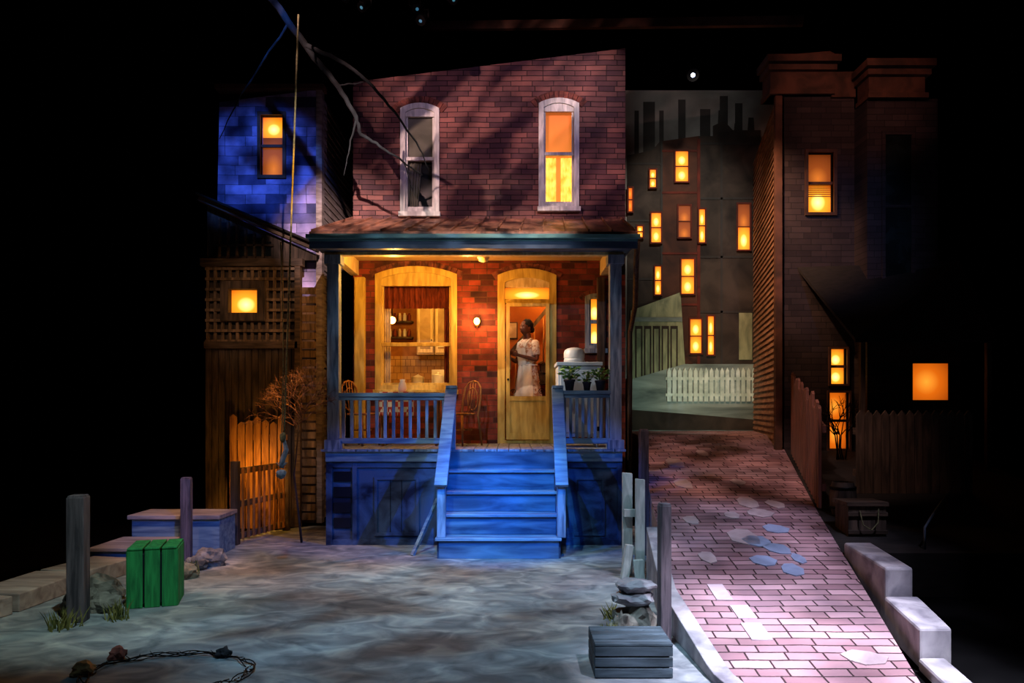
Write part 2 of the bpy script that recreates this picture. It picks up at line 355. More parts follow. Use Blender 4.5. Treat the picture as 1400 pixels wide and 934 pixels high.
def curtain(b,x0,x1,y,z0,z1,mat,folds=6,amp=.015,pinch=0):
    def fn(u,v):
        s=1-pinch*(1-v) ; return (x0+(x1-x0)*u*s, y+amp*math.sin(u*folds*2*math.pi)*(1.2-.4*v), z0+(z1-z0)*v)
    b.sheet(fn,folds*6,4,mat)
b=sash('window_1',uw1,.08,.06,m_white)
b.prism(arch(uw1[0]+.05,uw1[1]-.05,uw1[3]-.18,uw1[3]-.05,.06),D+.0,D+.05,m_white)
b.box(uw1[0]+.02,uw1[1]-.02,D+.125,D+.135,uw1[2],uw1[3]-.06,m_glassd)
b.box(uw1[0]+.07,uw1[1]-.07,D+.075,D+.08,uw1[2]+.78,uw1[3]-.1,m_shade)
curtain(b,uw1[0]+.06,uw1[0]+.3,D+.1,uw1[2]+.05,uw1[2]+.85,m_shade,5,.012,.3)
b.done(.004)
b=sash('window_2',uw2,.08,.06,m_white)
b.prism(arch(uw2[0]+.05,uw2[1]-.05,uw2[3]-.18,uw2[3]-.05,.06),D+.0,D+.05,m_white)
m_up=EM('room_glow_up','#ee8a34','#b05a24',0.8,zr=(5.5,6.3))
b.box(uw2[0]+.02,uw2[1]-.02,D+.125,D+.135,uw2[2],uw2[3]-.06,m_up)
curtain(b,uw2[0]+.06,uw2[0]+.25,D+.1,uw2[2]+.05,uw2[2]+.78,m_curt,4,.012)
curtain(b,uw2[1]-.25,uw2[1]-.06,D+.1,uw2[2]+.05,uw2[2]+.78,m_curt,4,.012)
b.done(.004)
b=sash('window_3',kw,.12,.07,m_yellowdoor,split=.37)
b.prism(arch(kw[0]+.06,kw[1]-.06,wz(391,D),kw[3]-.06,.09),D+.0,D+.06,m_yellowdoor); b.done(.004)
b=sash('window_4',sw,.04,.05,m_bluewood,split=.5)
b.pane(sw[0]+.02,sw[1]-.02,D+.12,sw[2],(sw[2]+sw[3])/2,m_amber); b.pane(sw[0]+.02,sw[1]-.02,D+.12,(sw[2]+sw[3])/2,sw[3]-.05,m_amber); b.done(.004)
b=B('door_1')
x0,x1,z0,z1=dr
b.ring(arch(x0-.04,x1+.04,z0,z1+.04,.1),arch(x0+.07,x1-.07,z0+.05,z1-.1,.07),D-.03,D+.12,m_yellowdoor)
zt=wz(412,D); b.box(x0+.071,x1-.071,D-.025,D+.08,zt-.03,zt+.03,m_yellowdoor)
b.prism(arch(x0+.068,x1-.068,wz(393,D),z1-.09,.075),D-.01,D+.07,m_cream)
b.pane(x0+.07,x1-.07,D+.085,zt+.03,wz(393,D)+.01,m_amber)
b.done(.004)
b=B('screen_door')
a0,a1,q0,q1=wx(692,10.96),wx(751,10.96),1.3,zt-.03; ys=(D-.07,D-.032)
st=.055
for r in ((a0,a0+st,q0,q1),(a1-st,a1,q0,q1),(a0+st,a1-st,q1-st,q1),(a0+st,a1-st,q0,q0+.1),(a0+st,a1-st,1.88,1.95)): b.box(r[0],r[1],*ys,r[2],r[3],m_yellowdoor)
b.box(a0+st,a1-st,D-.06,D-.045,q0+.1,1.88,m_yellowdoor)
def scroll(cx,cz,r,sgn,rot):
    P=[]
    for k in range(22):
        a=k/21*3.3*math.pi; rr=r*(1-k/24); P.append((cx+sgn*rr*math.cos(a+rot),D-.05,cz+rr*math.sin(a+rot)))
    b.tube(P,.006,m_metal,5)
for (cx,cz,r,sg,ro) in ((a1-.12,2.02,.05,1,0),(a1-.12,2.15,.045,-1,1),(a1-.11,2.3,.05,1,2),(a0+.11,2.02,.04,-1,0),(a1-.1,2.43,.04,-1,0)): scroll(cx,cz,r,sg,ro)
b.blob((a0+.03,D-.085,2.2),(.018,.018,.018),m_metal)
b.done(.003)
b=B('floor_interior'); b.box(X0+.1,X1-.1,D+.14,13.9,PF-.06,PF-.001,m_intfloor); b.done()
b=B('ceiling_interior'); b.box(X0+.1,X1-.1,D+.14,13.9,4.12,4.18,m_wallp); b.done()
b=B('wall_interior'); b.box(X0+.14,-.62,13.0,13.06,PF,4.12,m_wallp); b.box(-.56,.95,13.0,13.06,PF,4.12,m_hall); b.box(-.62,-.56,D+.14,13.06,PF,4.12,m_wallp); b.box(X0+.1,X0+.14,D+.14,13,PF,4.12,m_wallp); b.box(.95,1.0,D+.14,13.06,PF,4.12,m_hall)
b.box(X0+.15,-.63,12.985,13.0,2.14,2.7,m_tile); b.done()
b=B('kitchen_cabinet')
cx0,cx1=-1.95,-.7
for k in range(3):
    xa=cx0+.3+k*.31; b.box(xa,xa+.3,12.66,12.98,2.7,3.6,m_cab); b.box(xa+.02,xa+.28,12.64,12.66,2.73,3.57,m_cream); b.box(xa+.06,xa+.24,12.63,12.64,2.8,3.5,m_cab); b.blob((xa+.26,12.62,2.95),(.012,.012,.012),m_metal)
b.box(cx0+.28,cx0+1.25,12.62,12.98,3.6,3.64,m_cream)
b.done(.005)
b=B('kitchen_counter'); b.box(-2.2,-.66,12.4,12.98,PF,2.1,m_cab); b.box(-2.22,-.65,12.36,12.98,2.1,2.14,m_cream)
for k in range(4): b.box(-2.15+k*.38,-1.82+k*.38,12.385,12.4,1.35,2.05,m_cream)
b.done(.004)
b=B('kitchen_stove'); b.box(-1.35,-.85,11.95,12.34,PF,2.16,m_enamel); b.box(-1.3,-.9,11.93,11.95,1.45,1.95,m_cream); b.box(-1.35,-.85,12.29,12.34,2.16,2.42,m_enamel)
for k in range(4): b.cyl((-1.28+k*.12,12.285,2.3),(-1.28+k*.12,12.265,2.3),.02,.018,m_metal,10)
for k in (0,1): b.cyl((-1.22+k*.24,12.1,2.16),(-1.22+k*.24,12.1,2.18),.08,.08,m_metal)
b.lathe((-1.22,12.1,2.18),[(.09,0),(.095,.02),(.095,.13),(.1,.135),(.02,.16),(.02,.18),(0.001,.185)],m_enamel)
b.done(.01)
b=B('cooking_pot'); b.lathe((-1.62,12.6,2.14),[(.1,0),(.11,.02),(.11,.16),(.115,.165),(.1,.17),(.03,.2),(0.001,.22)],m_enamel); b.done()
b=B('spice_shelf'); b.box(-2.2,-1.75,12.84,12.98,3.0,3.03,m_woodd); b.box(-2.2,-1.75,12.84,12.98,3.28,3.31,m_woodd)
for k in range(5):
    for zz in (3.03,3.31): b.lathe((-2.15+k*.085,12.91,zz),[(.028,0),(.03,.02),(.03,.1),(.02,.12),(.02,.14),(.001,.145)],(m_enamel,m_red,m_cloth)[(k+int(zz*10))%3],10)
b.done()
b=B('wall_clock'); b.cyl((-1.0,12.975,3.85),(-1.0,12.94,3.85),.11,.11,m_woodd,24); b.cyl((-1.0,12.94,3.85),(-1.0,12.93,3.85),.09,.09,m_enamel,24); b.box(-1.004,-.996,12.92,12.93,3.85,3.92,m_metal); b.box(-1.0,-.95,12.92,12.93,3.846,3.854,m_metal); b.done()
b=B('valance_curtain')
curtain(b,-1.95,-.93,D+.2,wz(422,11.2),wz(388,11.2),m_red,12,.02)
b.cyl((-2.0,D+.2,wz(388,11.2)),(-.88,D+.2,wz(388,11.2)),.012,.012,m_metal)
curtain(b,-1.98,-1.86,D+.22,2.1,wz(390,11.2),m_cloth,3,.015); curtain(b,-1.04,-.93,D+.22,2.1,wz(390,11.2),m_red,3,.015); b.done(recalc=False)
def globe(name,c,r,mat,drop=0):
    b=B(name); b.blob(c,(r,r,r),mat,sub=3)
    if drop: b.cyl((c[0],c[1],c[2]+r*.9),(c[0],c[1],c[2]+drop),.008,.008,m_metal,6); b.lathe((c[0],c[1],c[2]+drop-.03),[(.05,0),(.06,.03)],m_metal)
    b.done()
globe('kitchen_pendant_lamp',(wx(536,11.9),11.9,wz(438,11.9)),.06,m_globe,4.12-wz(438,11.9))
b=B('hall_picture'); b.box(-.1,.1,12.96,12.995,3.0,3.3,m_woodd); b.box(-.08,.08,12.95,12.96,3.02,3.28,m_cloth); b.done()
b=B('hall_staircase')
for k in range(9):
    z=PF+.19*(k+1); b.box(.98-.16*(9-k),.94,12.55,12.98,z-.19,z-.03,m_woodd) if k>4 else None
    b.box(-.5+.16*k,-.34+.16*k,12.5,12.98,z-.03,z,m_woodw); b.cyl((-.42+.16*k,12.53,z),(-.42+.16*k,12.53,z+.75),.014,.014,m_woodw,6)
b.beam((-.5,12.53,PF+.92),(.94,12.53,PF+.92+1.71),.05,.06,m_woodd); b.done()
b=B('wall_sconce'); cx=wx(652,10.9); cz=wz(440,10.9)
b.lathe((cx,10.985,cz-.02),[(.001,-.05),(.045,-.05),(.045,.03),(.001,.04)],m_woodw,12,sy=.3)
b.tube([(cx,10.98,cz-.04),(cx,10.93,cz-.09),(cx,10.88,cz-.05)],.008,m_woodw,6)
b.blob((cx,10.88,cz+.005),(.045,.045,.055),m_globe,sub=3); b.done()
b=B('porch_ceiling_light'); b.lathe((wx(661,10.0),10.0,3.96),[(.001,-.2),(.06,-.18),(.085,-.13),(.06,-.1),(.05,-.06),(.08,-.03),(.08,.02)],m_cream); b.done()
# ------------------------------------------------------------ porch
PY=9.4
porch=empty('front_porch')
b=B('deck')
b.box(-2.4,1.42,PY+.02,D-.01,PF-.1,PF-.03,m_woodd)
nb=26
for k in range(nb):
    xa=-2.45+3.92*k/nb; b.box(xa,xa+3.92/nb-.008,PY-.04,D-.03,PF-.03,PF,m_bluewood)
b.box(-2.4,1.42,PY-.001,PY+.03,PF-.16,PF-.03,m_bluewoodh)
yS=PY+.06
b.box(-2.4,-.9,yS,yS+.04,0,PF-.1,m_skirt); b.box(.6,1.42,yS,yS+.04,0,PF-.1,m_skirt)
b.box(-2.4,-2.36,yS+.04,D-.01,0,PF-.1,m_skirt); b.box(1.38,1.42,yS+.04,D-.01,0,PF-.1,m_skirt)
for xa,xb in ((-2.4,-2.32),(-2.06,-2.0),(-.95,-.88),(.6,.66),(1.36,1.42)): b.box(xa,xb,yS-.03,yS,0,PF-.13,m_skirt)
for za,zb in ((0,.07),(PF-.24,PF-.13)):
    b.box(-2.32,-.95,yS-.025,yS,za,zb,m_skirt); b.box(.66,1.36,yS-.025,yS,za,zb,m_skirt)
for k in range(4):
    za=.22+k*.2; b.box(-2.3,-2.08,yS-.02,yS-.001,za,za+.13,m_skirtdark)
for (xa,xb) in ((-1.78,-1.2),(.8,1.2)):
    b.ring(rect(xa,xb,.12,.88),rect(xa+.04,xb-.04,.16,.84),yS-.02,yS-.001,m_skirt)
for xa in (-1.72+.145,-1.72+.29): b.box(xa,xa+.006,yS-.008,yS-.001,.16,.84,m_skirtdark)
b.done(.004,parent=porch)
b=B('steps')
sx0,sx1=-.88,.57
for k in range(4):
    z=.248*(k+1); y=8.54+.215*k
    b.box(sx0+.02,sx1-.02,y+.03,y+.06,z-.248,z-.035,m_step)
    b.box(sx0-.01 if k else sx0-.02,sx1+.01,y-.01,y+.245,z-.035,z,m_bluewoodh)
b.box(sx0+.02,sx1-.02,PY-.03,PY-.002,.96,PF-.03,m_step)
for xx in (sx0,sx1-.04):
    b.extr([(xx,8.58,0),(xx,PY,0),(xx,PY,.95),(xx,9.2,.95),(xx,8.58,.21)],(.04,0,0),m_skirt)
b.done(.006,parent=porch)
b=B('columns')
for (u0,u1) in ((447,463),(834,850)):
    xa,xb=wx(u0,PY),wx(u1,PY)
    b.box(xa,xb,PY,PY+(xb-xa),PF,3.74,m_bluewood)
    b.box(xa-.03,xb+.03,PY-.03,PY+xb-xa+.03,PF,PF+.12,m_bluewood); b.box(xa-.03,xb+.03,PY-.03,PY+xb-xa+.03,3.62,3.74,m_bluewood)
for u0 in (485,): b.box(wx(u0,D-.1),wx(u0,D-.1)+.15,D-.14,D-.02,PF,3.72,m_yellowdoor)
b.box(1.27,1.38,D-.14,D-.02,PF,3.72,m_woodd)
b.done(.006,parent=porch)
b=B('railing')
def rail(xa,xb,n,zt=1.96):
    b.box(xa,xb,PY-.01,PY+.11,zt-.045,zt+.005,m_bluewoodh); b.box(xa,xb,PY+.02,PY+.08,zt-.09,zt-.045,m_bluewoodh); b.box(xa,xb,PY+.01,PY+.09,1.31,1.38,m_bluewoodh)
    for k in range(n):
        x=xa+(xb-xa)*(k+.5)/n; b.box(x-.02,x+.02,PY+.03,PY+.07,1.38,zt-.09,m_bluewood)
rail(-2.23,-.83,13); rail(.64,1.27,8,1.99)
for xa in (-.83,.54):
    b.box(xa,xa+.1,PY-.0,PY+.11,PF,2.02,m_bluewood); b.box(xa-.02,xa+.12,PY-.02,PY+.13,2.02,2.06,m_bluewood)
for xa,xt in ((-.88,-.78),(.53,.585)):
    b.box(xa,xa+.1,8.56,8.66,.248,.9,m_bluewood)
    b.beam((xa+.05,8.5,.86),(xt,PY+.05,2.03),.15,.05,m_bluewoodh)
    b.beam((xa+.05,8.62,.82),(xt,PY+.02,1.9),.05,.09,m_bluewoodh)
b.done(.006,parent=porch)
b=B('leaning_stick'); b.beam((wx(566,8.9),8.75,.0),(wx(597,9.1),9.25,.62),.04,.04,m_bluewoodh); b.done()
b=B('roof')
EX0,EX1=-2.52,1.56; EY=9.08
b.quad_box([(EX0,EY,3.93),(EX1,EY,3.93),(EX1+.1,D-.01,4.58),(EX0+.1,D-.01,4.58),(EX0,EY,3.96),(EX1,EY,3.96),(EX1+.1,D-.01,4.62),(EX0+.1,D-.01,4.62)],m_tin)
for k in range(15):
    x=EX0+.03+(EX1-EX0-.06)*k/14; b.beam((x,EY,3.975),(x+.1,D-.01,4.635),.018,.03,m_tin)
b.box(EX0,EX1,EY-.02,EY+.02,3.84,3.93,m_gutter); b.box(EX0-.02,EX1+.02,EY-.09,EY-.02,3.86,3.91,m_gutter); b.box(EX0,EX1,EY,EY+.03,3.75,3.84,m_gutter2)
b.box(EX0+.05,EX1-.05,EY+.03,PY+.1,3.78,3.82,m_gutter2)
b.box(-2.42,1.44,PY+.02,PY+.13,3.74,3.98,m_cream); b.box(-2.42,-2.3,PY+.13,D-.02,3.76,3.98,m_cream); b.box(1.32,1.44,PY+.13,D-.02,3.76,3.98,m_cream)
for k in range(16):
    y=PY+.13+(D-.04-PY-.13)*k/16; b.box(-2.4,1.42,y,y+.086,3.98,4.0,m_ceil)
for xx in (EX0+.03,EX1-.03): b.extr([(xx,EY,3.84),(xx+.1,D-.01,3.98),(xx+.1,D-.01,4.58),(xx,EY,3.93)],(.03,0,0),m_gutter2)
b.done(.004,parent=porch)
b=B('downspout'); b.tube([(1.57,9.15,3.85),(1.58,9.3,3.6),(1.72,10.2,3.2),(1.76,10.9,2.9),(1.76,10.95,.4)],.035,m_woodd,8); b.done(parent=porch)
# porch furniture
b=B('porch_fridge')
fx0,fx1,fy0,fy1=.62,1.2,9.85,10.4
b.box(fx0,fx1,fy0,fy1,PF+.14,2.34,m_enamel); b.box(fx0+.03,fx1-.03,fy0-.03,fy0,PF+.2,2.28,m_enamel)
b.box(fx0-.02,fx1+.02,fy0-.03,fy1,2.34,2.39,m_enamel)
for xx in (fx0+.04,fx1-.04):
    for yy in (fy0+.05,fy1-.05): b.cyl((xx,yy,PF),(xx,yy,PF+.14),.02,.03,m_enamel,8)
b.box(fx0+.05,fx0+.09,fy0-.06,fy0-.03,1.85,2.0,m_metal)
for k in (2.22,1.5): b.box(fx1-.06,fx1-.02,fy0-.05,fy0-.03,k-.04,k+.02,m_metal)
b.lathe(((fx0+fx1)/2-.05,10.1,2.39),[(.13,0),(.145,.02),(.145,.05),(.135,.06),(.145,.07),(.145,.14),(.13,.18),(.1,.2),(.04,.215),(.001,.22)],m_enamel,28)
b.done(.012)
def plant(name,x,y,z,s=1.0,leafn=60):
    b=B(name); b.lathe((x,y,z),[(.001,0),(.042*s,0),(.058*s,.1*s),(.066*s,.1*s),(.066*s,.125*s),(.055*s,.125*s),(.05*s,.11*s),(.001,.11*s)],m_pot,14)
    i=b.mi(m_leaf)
    for k in range(10):
        a=random.uniform(0,6.28); e=random.uniform(.02,.09)*s; b.tube([(x,y,z+.11*s),(x+e*.5*math.cos(a),y+e*.5*math.sin(a),z+.16*s),(x+e*math.cos(a),y+e*math.sin(a),z+.22*s)],.003,m_leaf,4)
    for k in range(leafn):
        a=random.uniform(0,6.28); r=random.uniform(.01,.13)*s; h=random.uniform(.13,.27)*s
        c=Vector((x+r*math.cos(a),y+r*math.sin(a),z+h)); d=Vector((math.cos(a),math.sin(a),random.uniform(-.4,.8))).normalized()
        t=d.cross(Vector((random.uniform(-1,1),random.uniform(-1,1),1))).normalized(); L=.034*s
        vs=[b.bm.verts.new(p) for p in (c-d*L,c+t*L*.5,c+d*L,c-t*L*.5)]; b.bm.faces.new(vs).material_index=i
    b.done(recalc=False)
plant('potted_plant',wx(779,PY),PY+.05,1.996,1.15,100); plant('potted_plant.001',wx(803,PY),PY+.05,1.996,.9,60); plant('potted_plant.002',wx(821,PY),PY+.05,1.996,1.05,90)
def chair(name,x,y,z,rot,mat=m_woodw):
    b=B(name); R=Matrix.Rotation(rot,3,'Z'); o=Vector((x,y,z))
    def T(p): return o+R@Vector(p)
    b.lathe(T((0,0,.43)),[(.001,0),(.19,0),(.2,.015),(.19,.03),(.001,.03)],mat,20)
    for sx in (-1,1):
        b.tube([T((sx*.15,-.15,.43)),T((sx*.18,-.18,0))],[.018,.014],mat,8)
        b.tube([T((sx*.19,.21,0)),T((sx*.16,.16,.43)),T((sx*.17,.2,.65)),T((sx*.15,.23,.82)),T((sx*.08,.24,.9)),T((0,.245,.92))],[.014,.018,.016,.015,.014,.014],mat,8)
    P=[T((.1*math.cos(a),.22,.66+.16*math.sin(a))) for a in [k*2*math.pi/16 for k in range(17)]]; b.tube(P,.01,mat,6,False)
    b.tube([T((.14*math.cos(a),.14*math.sin(a),.22)) for a in [k*2*math.pi/16 for k in range(17)]],.009,mat,6,False)
    for k in (-.05,0,.05): b.tube([T((k,.17,.45)),T((k,.235,.9))],.007,mat,6)
    b.done()
chair('bentwood_chair',wx(632,10.4),10.35,PF,math.radians(-40)); chair('bentwood_chair.001',wx(492,10.5)+.05,10.35,PF,math.radians(60))
def checker():
    m,nt,bb=newmat('checked_cloth'); N=nt.nodes; L=nt.links; tc=N.new('ShaderNodeTexCoord'); ck=N.new('ShaderNodeTexChecker'); ck.inputs['Scale'].default_value=14
    ck.inputs['Color1'].default_value=hx('#b03420'); ck.inputs['Color2'].default_value=hx('#d8c8a0'); L.new(tc.outputs['Object'],ck.inputs['Vector']); L.new(ck.outputs['Color'],bb.inputs['Base Color']); bb.inputs['Roughness'].default_value=.9; return m
m_check=checker()
b=B('porch_table'); tx0,tx1,ty0,ty1=-1.85,-1.0,10.1,10.6; tz=PF+.72
b.box(tx0,tx1,ty0,ty1,tz,tz+.03,m_woodw)
for xx in (tx0+.05,tx1-.05):
    for yy in (ty0+.05,ty1-.05): b.cyl((xx,yy,PF),(xx,yy,tz),.02,.028,m_woodw,8)
b.box(tx0+.02,tx0+.5,ty0-.01,ty1+.01,tz+.031,tz+.036,m_check)
b.sheet(lambda u,v:(tx0+.02+.48*u,ty0-.012-.012*(1-v)*(1+math.sin(u*25)),tz-.3+.335*v),30,5,m_check); b.done(.003)
b=B('table_jug'); b.lathe((-1.55,10.35,tz+.036),[(.001,0),(.05,0),(.065,.05),(.05,.12),(.035,.15),(.042,.18)],m_enamel); b.done()
# ------------------------------------------------------------ left neighbour house
NL=11.3; NX=-2.97
b=B('neighbor_house')
ZT=wz(122,NL); nw=(wx(357,NL),wx(387,NL),wz(240,NL),wz(158,NL))
b.plate([[(wx(288,NL),0),(NX,0),(NX,ZT),(wx(300,NL),ZT-.2)],rect(*nw)[::-1]],NL,NL+.12,m_brick_blue)
rows=56
for k in range(rows):
    z=.05+(ZT-.1)*k/rows; h=(ZT-.1)/rows
    b.quad_box([(NX-.1,NL+.12,z),(NX+.02,NL+.12,z),(NX+.02,13.7,z),(NX-.1,13.7,z),(NX-.1,NL+.12,z+h),(NX,NL+.12,z+h),(NX,13.7,z+h),(NX-.1,13.7,z+h)],m_clap)
b.box(NX-.05,NX+.04,NL-.03,NL+.12,0,ZT,m_clap)
b.box(wx(296,NL),NX+.08,NL-.08,NL+.14,ZT-.02,ZT+.05,m_corn)
fw=.05
b.ring(rect(nw[0]-fw,nw[1]+fw,nw[2]-fw,nw[3]+fw),rect(*nw),NL-.04,NL+.05,m_corn)
zm=(nw[2]+nw[3])/2; b.box(nw[0],nw[1],NL+.01,NL+.05,zm-.02,zm+.02,m_corn)
b.pane(nw[0],nw[1],NL+.085,zm+.15,nw[3],m_amber); b.pane(nw[0],nw[1],NL+.085,nw[2],zm+.15,m_dimor)
b.done()
b=B('neighbor_wood_porch')
A=10.9; ax0,ax1=wx(281,A),wx(408,A)
rl=wz(278,A); rr=wz(345,A)
hw=(wx(312,A),wx(355,A),wz(430,A),wz(394,A))
zl0,zl1=wz(472,A),wz(362,A)
n=14
for k in range(n):
    xa=ax0+(ax1-ax0)*k/n; b.box(xa,xa+(ax1-ax0)/n-.01,A,A+.05,0,zl0,m_woodd)
b.box(ax0,ax1,A-.06,A+.06,zl0-.05,zl0+.05,m_wooddh); b.box(ax0-.05,ax1+.08,A-.08,A+.06,zl1-.03,zl1+.08,m_wooddh)
b.plate([rect(ax0,ax1,zl0,zl1),rect(*hw)[::-1]],A+.06,A+.1,m_woodd)
for k in range(13):
    x=ax0+.03+(ax1-ax0-.06)*k/12
    if x<hw[0]-.1 or x>hw[1]+.1: b.box(x-.02,x+.02,A,A+.03,zl0,zl1,m_latt)
    else: b.box(x-.02,x+.02,A,A+.03,zl0,hw[2]-.08,m_latt); b.box(x-.02,x+.02,A,A+.03,hw[3]+.08,zl1,m_latt)
for k in range(8):
    z=zl0+.06+(zl1-zl0-.12)*k/7
    if z<hw[2]-.08 or z>hw[3]+.08: b.box(ax0,ax1,A-.02,A,z-.02,z+.02,m_latt)
    else: b.box(ax0,hw[0]-.08,A-.02,A,z-.02,z+.02,m_latt); b.box(hw[1]+.08,ax1,A-.02,A,z-.02,z+.02,m_latt)
b.ring(rect(hw[0]-.1,hw[1]+.1,hw[2]-.1,hw[3]+.1),rect(hw[0]+.02,hw[1]-.02,hw[2]+.02,hw[3]-.02),A-.06,A+.08,m_woodd)
b.pane(hw[0],hw[1],A+.088,hw[2],hw[3],m_amber)
tri=[(ax0,zl1+.08),(ax1+.25,zl1+.08),(ax1+.25,rr-.02),(ax0,rl)]
b.prism(tri,A+.06,A+.1,m_woodd)
b.beam((ax0-.06,A-.03,rl+.05),(ax1+.3,A-.03,rr+.03),.16,.07,m_wooddh); b.beam((ax0-.06,A-.1,rl+.1),(ax1+.32,A-.1,rr+.08),.22,.03,m_shing)
for k in range(6):
    x=ax0+.2+k*.13; t=(x-ax0)/(ax1-ax0+.25); zt_=rl+(rr-rl)*t-.12; b.box(x-.015,x+.015,A+.0,A+.06,zl1+.1,zt_,m_wooddh)
    b.box(x+.02,x+.11,A+.05,A+.059,zl1+.14,zt_-.06,m_glassd)
b.box(ax0+.15,ax0+1.0,A+.0,A+.06,zl1+.28,zl1+.31,m_wooddh)
for k in range(26):
    z=.1+k*.135
    b.box(ax1+.045,ax1+.25,A+.02,A+.05,z,z+.1,m_latt)
b.box(ax1-.04,ax1+.04,A-.06,A+.06,0,zl1-.03,m_wooddh)
b.done()
b=B('wooden_gate')
P0=Vector((-3.58,9.46,0)); P1=Vector((-3.27,10.6,0)); dv=P1-P0
b.beam(P0+Vector((0,0,.0)),P0+Vector((0,0,1.08)),.1,.1,m_woodd); b.beam(P1,P1+Vector((0,0,1.1)),.09,.09,m_woodd)
for z in (.1,.52,.95): b.beam(P0+Vector((0,0,z)),P1+Vector((0,0,z)),.04,.08,m_wooddh)
for k in range(1,10):
    p=P0+dv*k/10+Vector((.03,-.01,.06)); b.beam(p,p+Vector((0,0,.92)),.06,.02,m_woodw,up=(1,0,0))
b.done(.004)
b=B('picket_fence')
for k in range(7):
    x=-4.15+k*.118; h=1.6+.08*(k%3==0)-.03*(k%2); b.extr([(x,10.75,0),(x+.1,10.75,0),(x+.1,10.75,h-.04),(x+.05,10.75,h),(x,10.75,h-.04)],(0,.025,0),m_woodw)
b.box(-4.17,-3.32,10.78,10.82,.6,.68,m_woodw); b.box(-4.17,-3.32,10.78,10.82,1.3,1.38,m_woodw); b.done()
b=B('bare_shrub')
def grow(p,d,L,r,n,mat):
    q=p+d*L; mid=p+d*L*.5+Vector((random.uniform(-1,1),random.uniform(-1,1),random.uniform(-1,1)))*L*.1
    b.tube([p,mid,q],[r,r*.85,r*.7],mat,5)
    if n<=0: return
    for k in range(random.choice((2,3,3))):
        e=(d+Vector((random.uniform(-1,1)*.9,random.uniform(-.6,.4),random.uniform(-.6,.5)))).normalized(); grow(q,e,L*random.uniform(.6,.85),r*.68,n-1,mat)
sx_,sy_=-2.76,9.6
grow(Vector((sx_,sy_,0)),Vector((-.02,0,1)).normalized(),1.55,.016,0,m_woodd)
for k in range(15): grow(Vector((sx_+.01*k-.08,sy_,1.5+.02*k)),Vector((random.uniform(-1.4,.6),random.uniform(-.4,.1),random.uniform(.15,.9))).normalized(),.22,.008,4,m_twig)
b.done(recalc=False)
# ------------------------------------------------------------ left yard objects
def post(name,x,y,w,h,z=0,mat=m_post,tilt=0):
    b=B(name); b.obox((x+tilt*h/2,y,z+h/2),(w,w,h),.15,mat,ry=tilt); b.obox((x+tilt*h,y,z+h+.004),(w*.9,w*.9,.02),.15,mat,ry=tilt); b.done(.008)
post('fence_post',wx(102,6.0),6.05,.135,1.03); post('fence_post.001',wx(255,8.5),8.5,.11,.95)
post('fence_post.002',wx(909,5.43),5.45,.085,1.04); post('fence_post.003',wx(880,8.8),8.8,.1,1.5)
b=B('green_crate')
cx,cy=-3.24,6.66; R=.3
b.obox((cx,cy,.25),(.37,.37,.44),R,m_skirtdark)
o=Matrix.Rotation(R,3,'Z')
for k in range(3):
    for side in (Vector(((k-1)*.14,-.2,0)),Vector(((k-1)*.14,.2,0))): p=o@side; b.obox((cx+p.x,cy+p.y,.255),(.125,.02,.51),R,m_green)
    for side in (Vector((-.2,(k-1)*.14,0)),Vector((.2,(k-1)*.14,0))): p=o@side; b.obox((cx+p.x,cy+p.y,.255),(.02,.125,.51),R,m_green)
    p=o@Vector(((k-1)*.14,0,0)); b.obox((cx+p.x,cy+p.y,.521),(.125,.43,.02),R,m_green)
b.done(.006)
b=B('wooden_platform')
b.box(-4.55,-3.5,8.75,9.25,0,.44,m_bluewoodh); b.box(-4.58,-3.48,8.7,9.27,.44,.49,m_platt)
b.box(-4.6,-3.95,8.0,8.7,0,.2,m_bluewoodh); b.box(-4.62,-3.92,7.96,8.69,.2,.24,m_platt)
b.done(.006)
b=B('border_planks')
for k,(a,c) in enumerate((((-4.75,5.3),(-4.5,6.3)),((-4.5,6.32),(-4.45,7.2)),((-4.45,7.22),(-4.3,7.9)))):
    b.beam((a[0],a[1],.08),(c[0],c[1],.08),.5,.16,m_platt)
b.done(.01)
def rocks(name,lst,mat=m_rock):
    b=B(name)
    for k,(x,y,r,h) in enumerate(lst): b.blob((x,y,h*.6),(r,r*.8,h),mat,.45,3,seed=k+x,flat=True)
    b.done()
rocks('rock_pile',[(wx(112,6.4),6.4,.16,.12),(wx(140,6.3),6.35,.13,.09),(wx(125,6.6),6.75,.2,.13)])
rocks('rock_pile.001',[(wx(262,7.9),8.0,.12,.09),(wx(283,8.1),8.2,.16,.12),(wx(245,7.5),7.6,.13,.1)])
rocks('yard_stone',[(wx(161,5.12),5.12,.055,.05)],M('stone_red','#8c5048','#5c3430',scale=9,rough=.9,bump=.4))
rocks('yard_stone.001',[(wx(118,4.85),4.82,.07,.05)],M('stone_tan','#b08a58','#806040',scale=9,rough=.9,bump=.4))
rocks('yard_stone.002',[(wx(305,5.17),5.17,.06,.04)],M('stone_dark','#2c282c','#181618',scale=9,rough=.9,bump=.4))
def grass(name,x,y,n=40,r=.1,h=.18,z=0):
    b=B(name); i=b.mi(m_grass)
    for k in range(n):
        a=random.uniform(0,6.28); q=random.uniform(0,r); px,py=x+q*math.cos(a),y+q*math.sin(a); lx,ly=random.uniform(-.08,.08),random.uniform(-.08,.08); hh=h*random.uniform(.5,1)
        w=.006
        v=[b.bm.verts.new(p) for p in ((px-w,py,z),(px+w,py,z),(px+lx*.5+w*.7,py+ly*.5,z+hh*.6),(px+lx*.5-w*.7,py+ly*.5,z+hh*.6))]; t=b.bm.verts.new((px+lx,py+ly,z+hh))
        b.bm.faces.new(v).material_index=i; b.bm.faces.new([v[3],v[2],t]).material_index=i
    b.done(recalc=False)
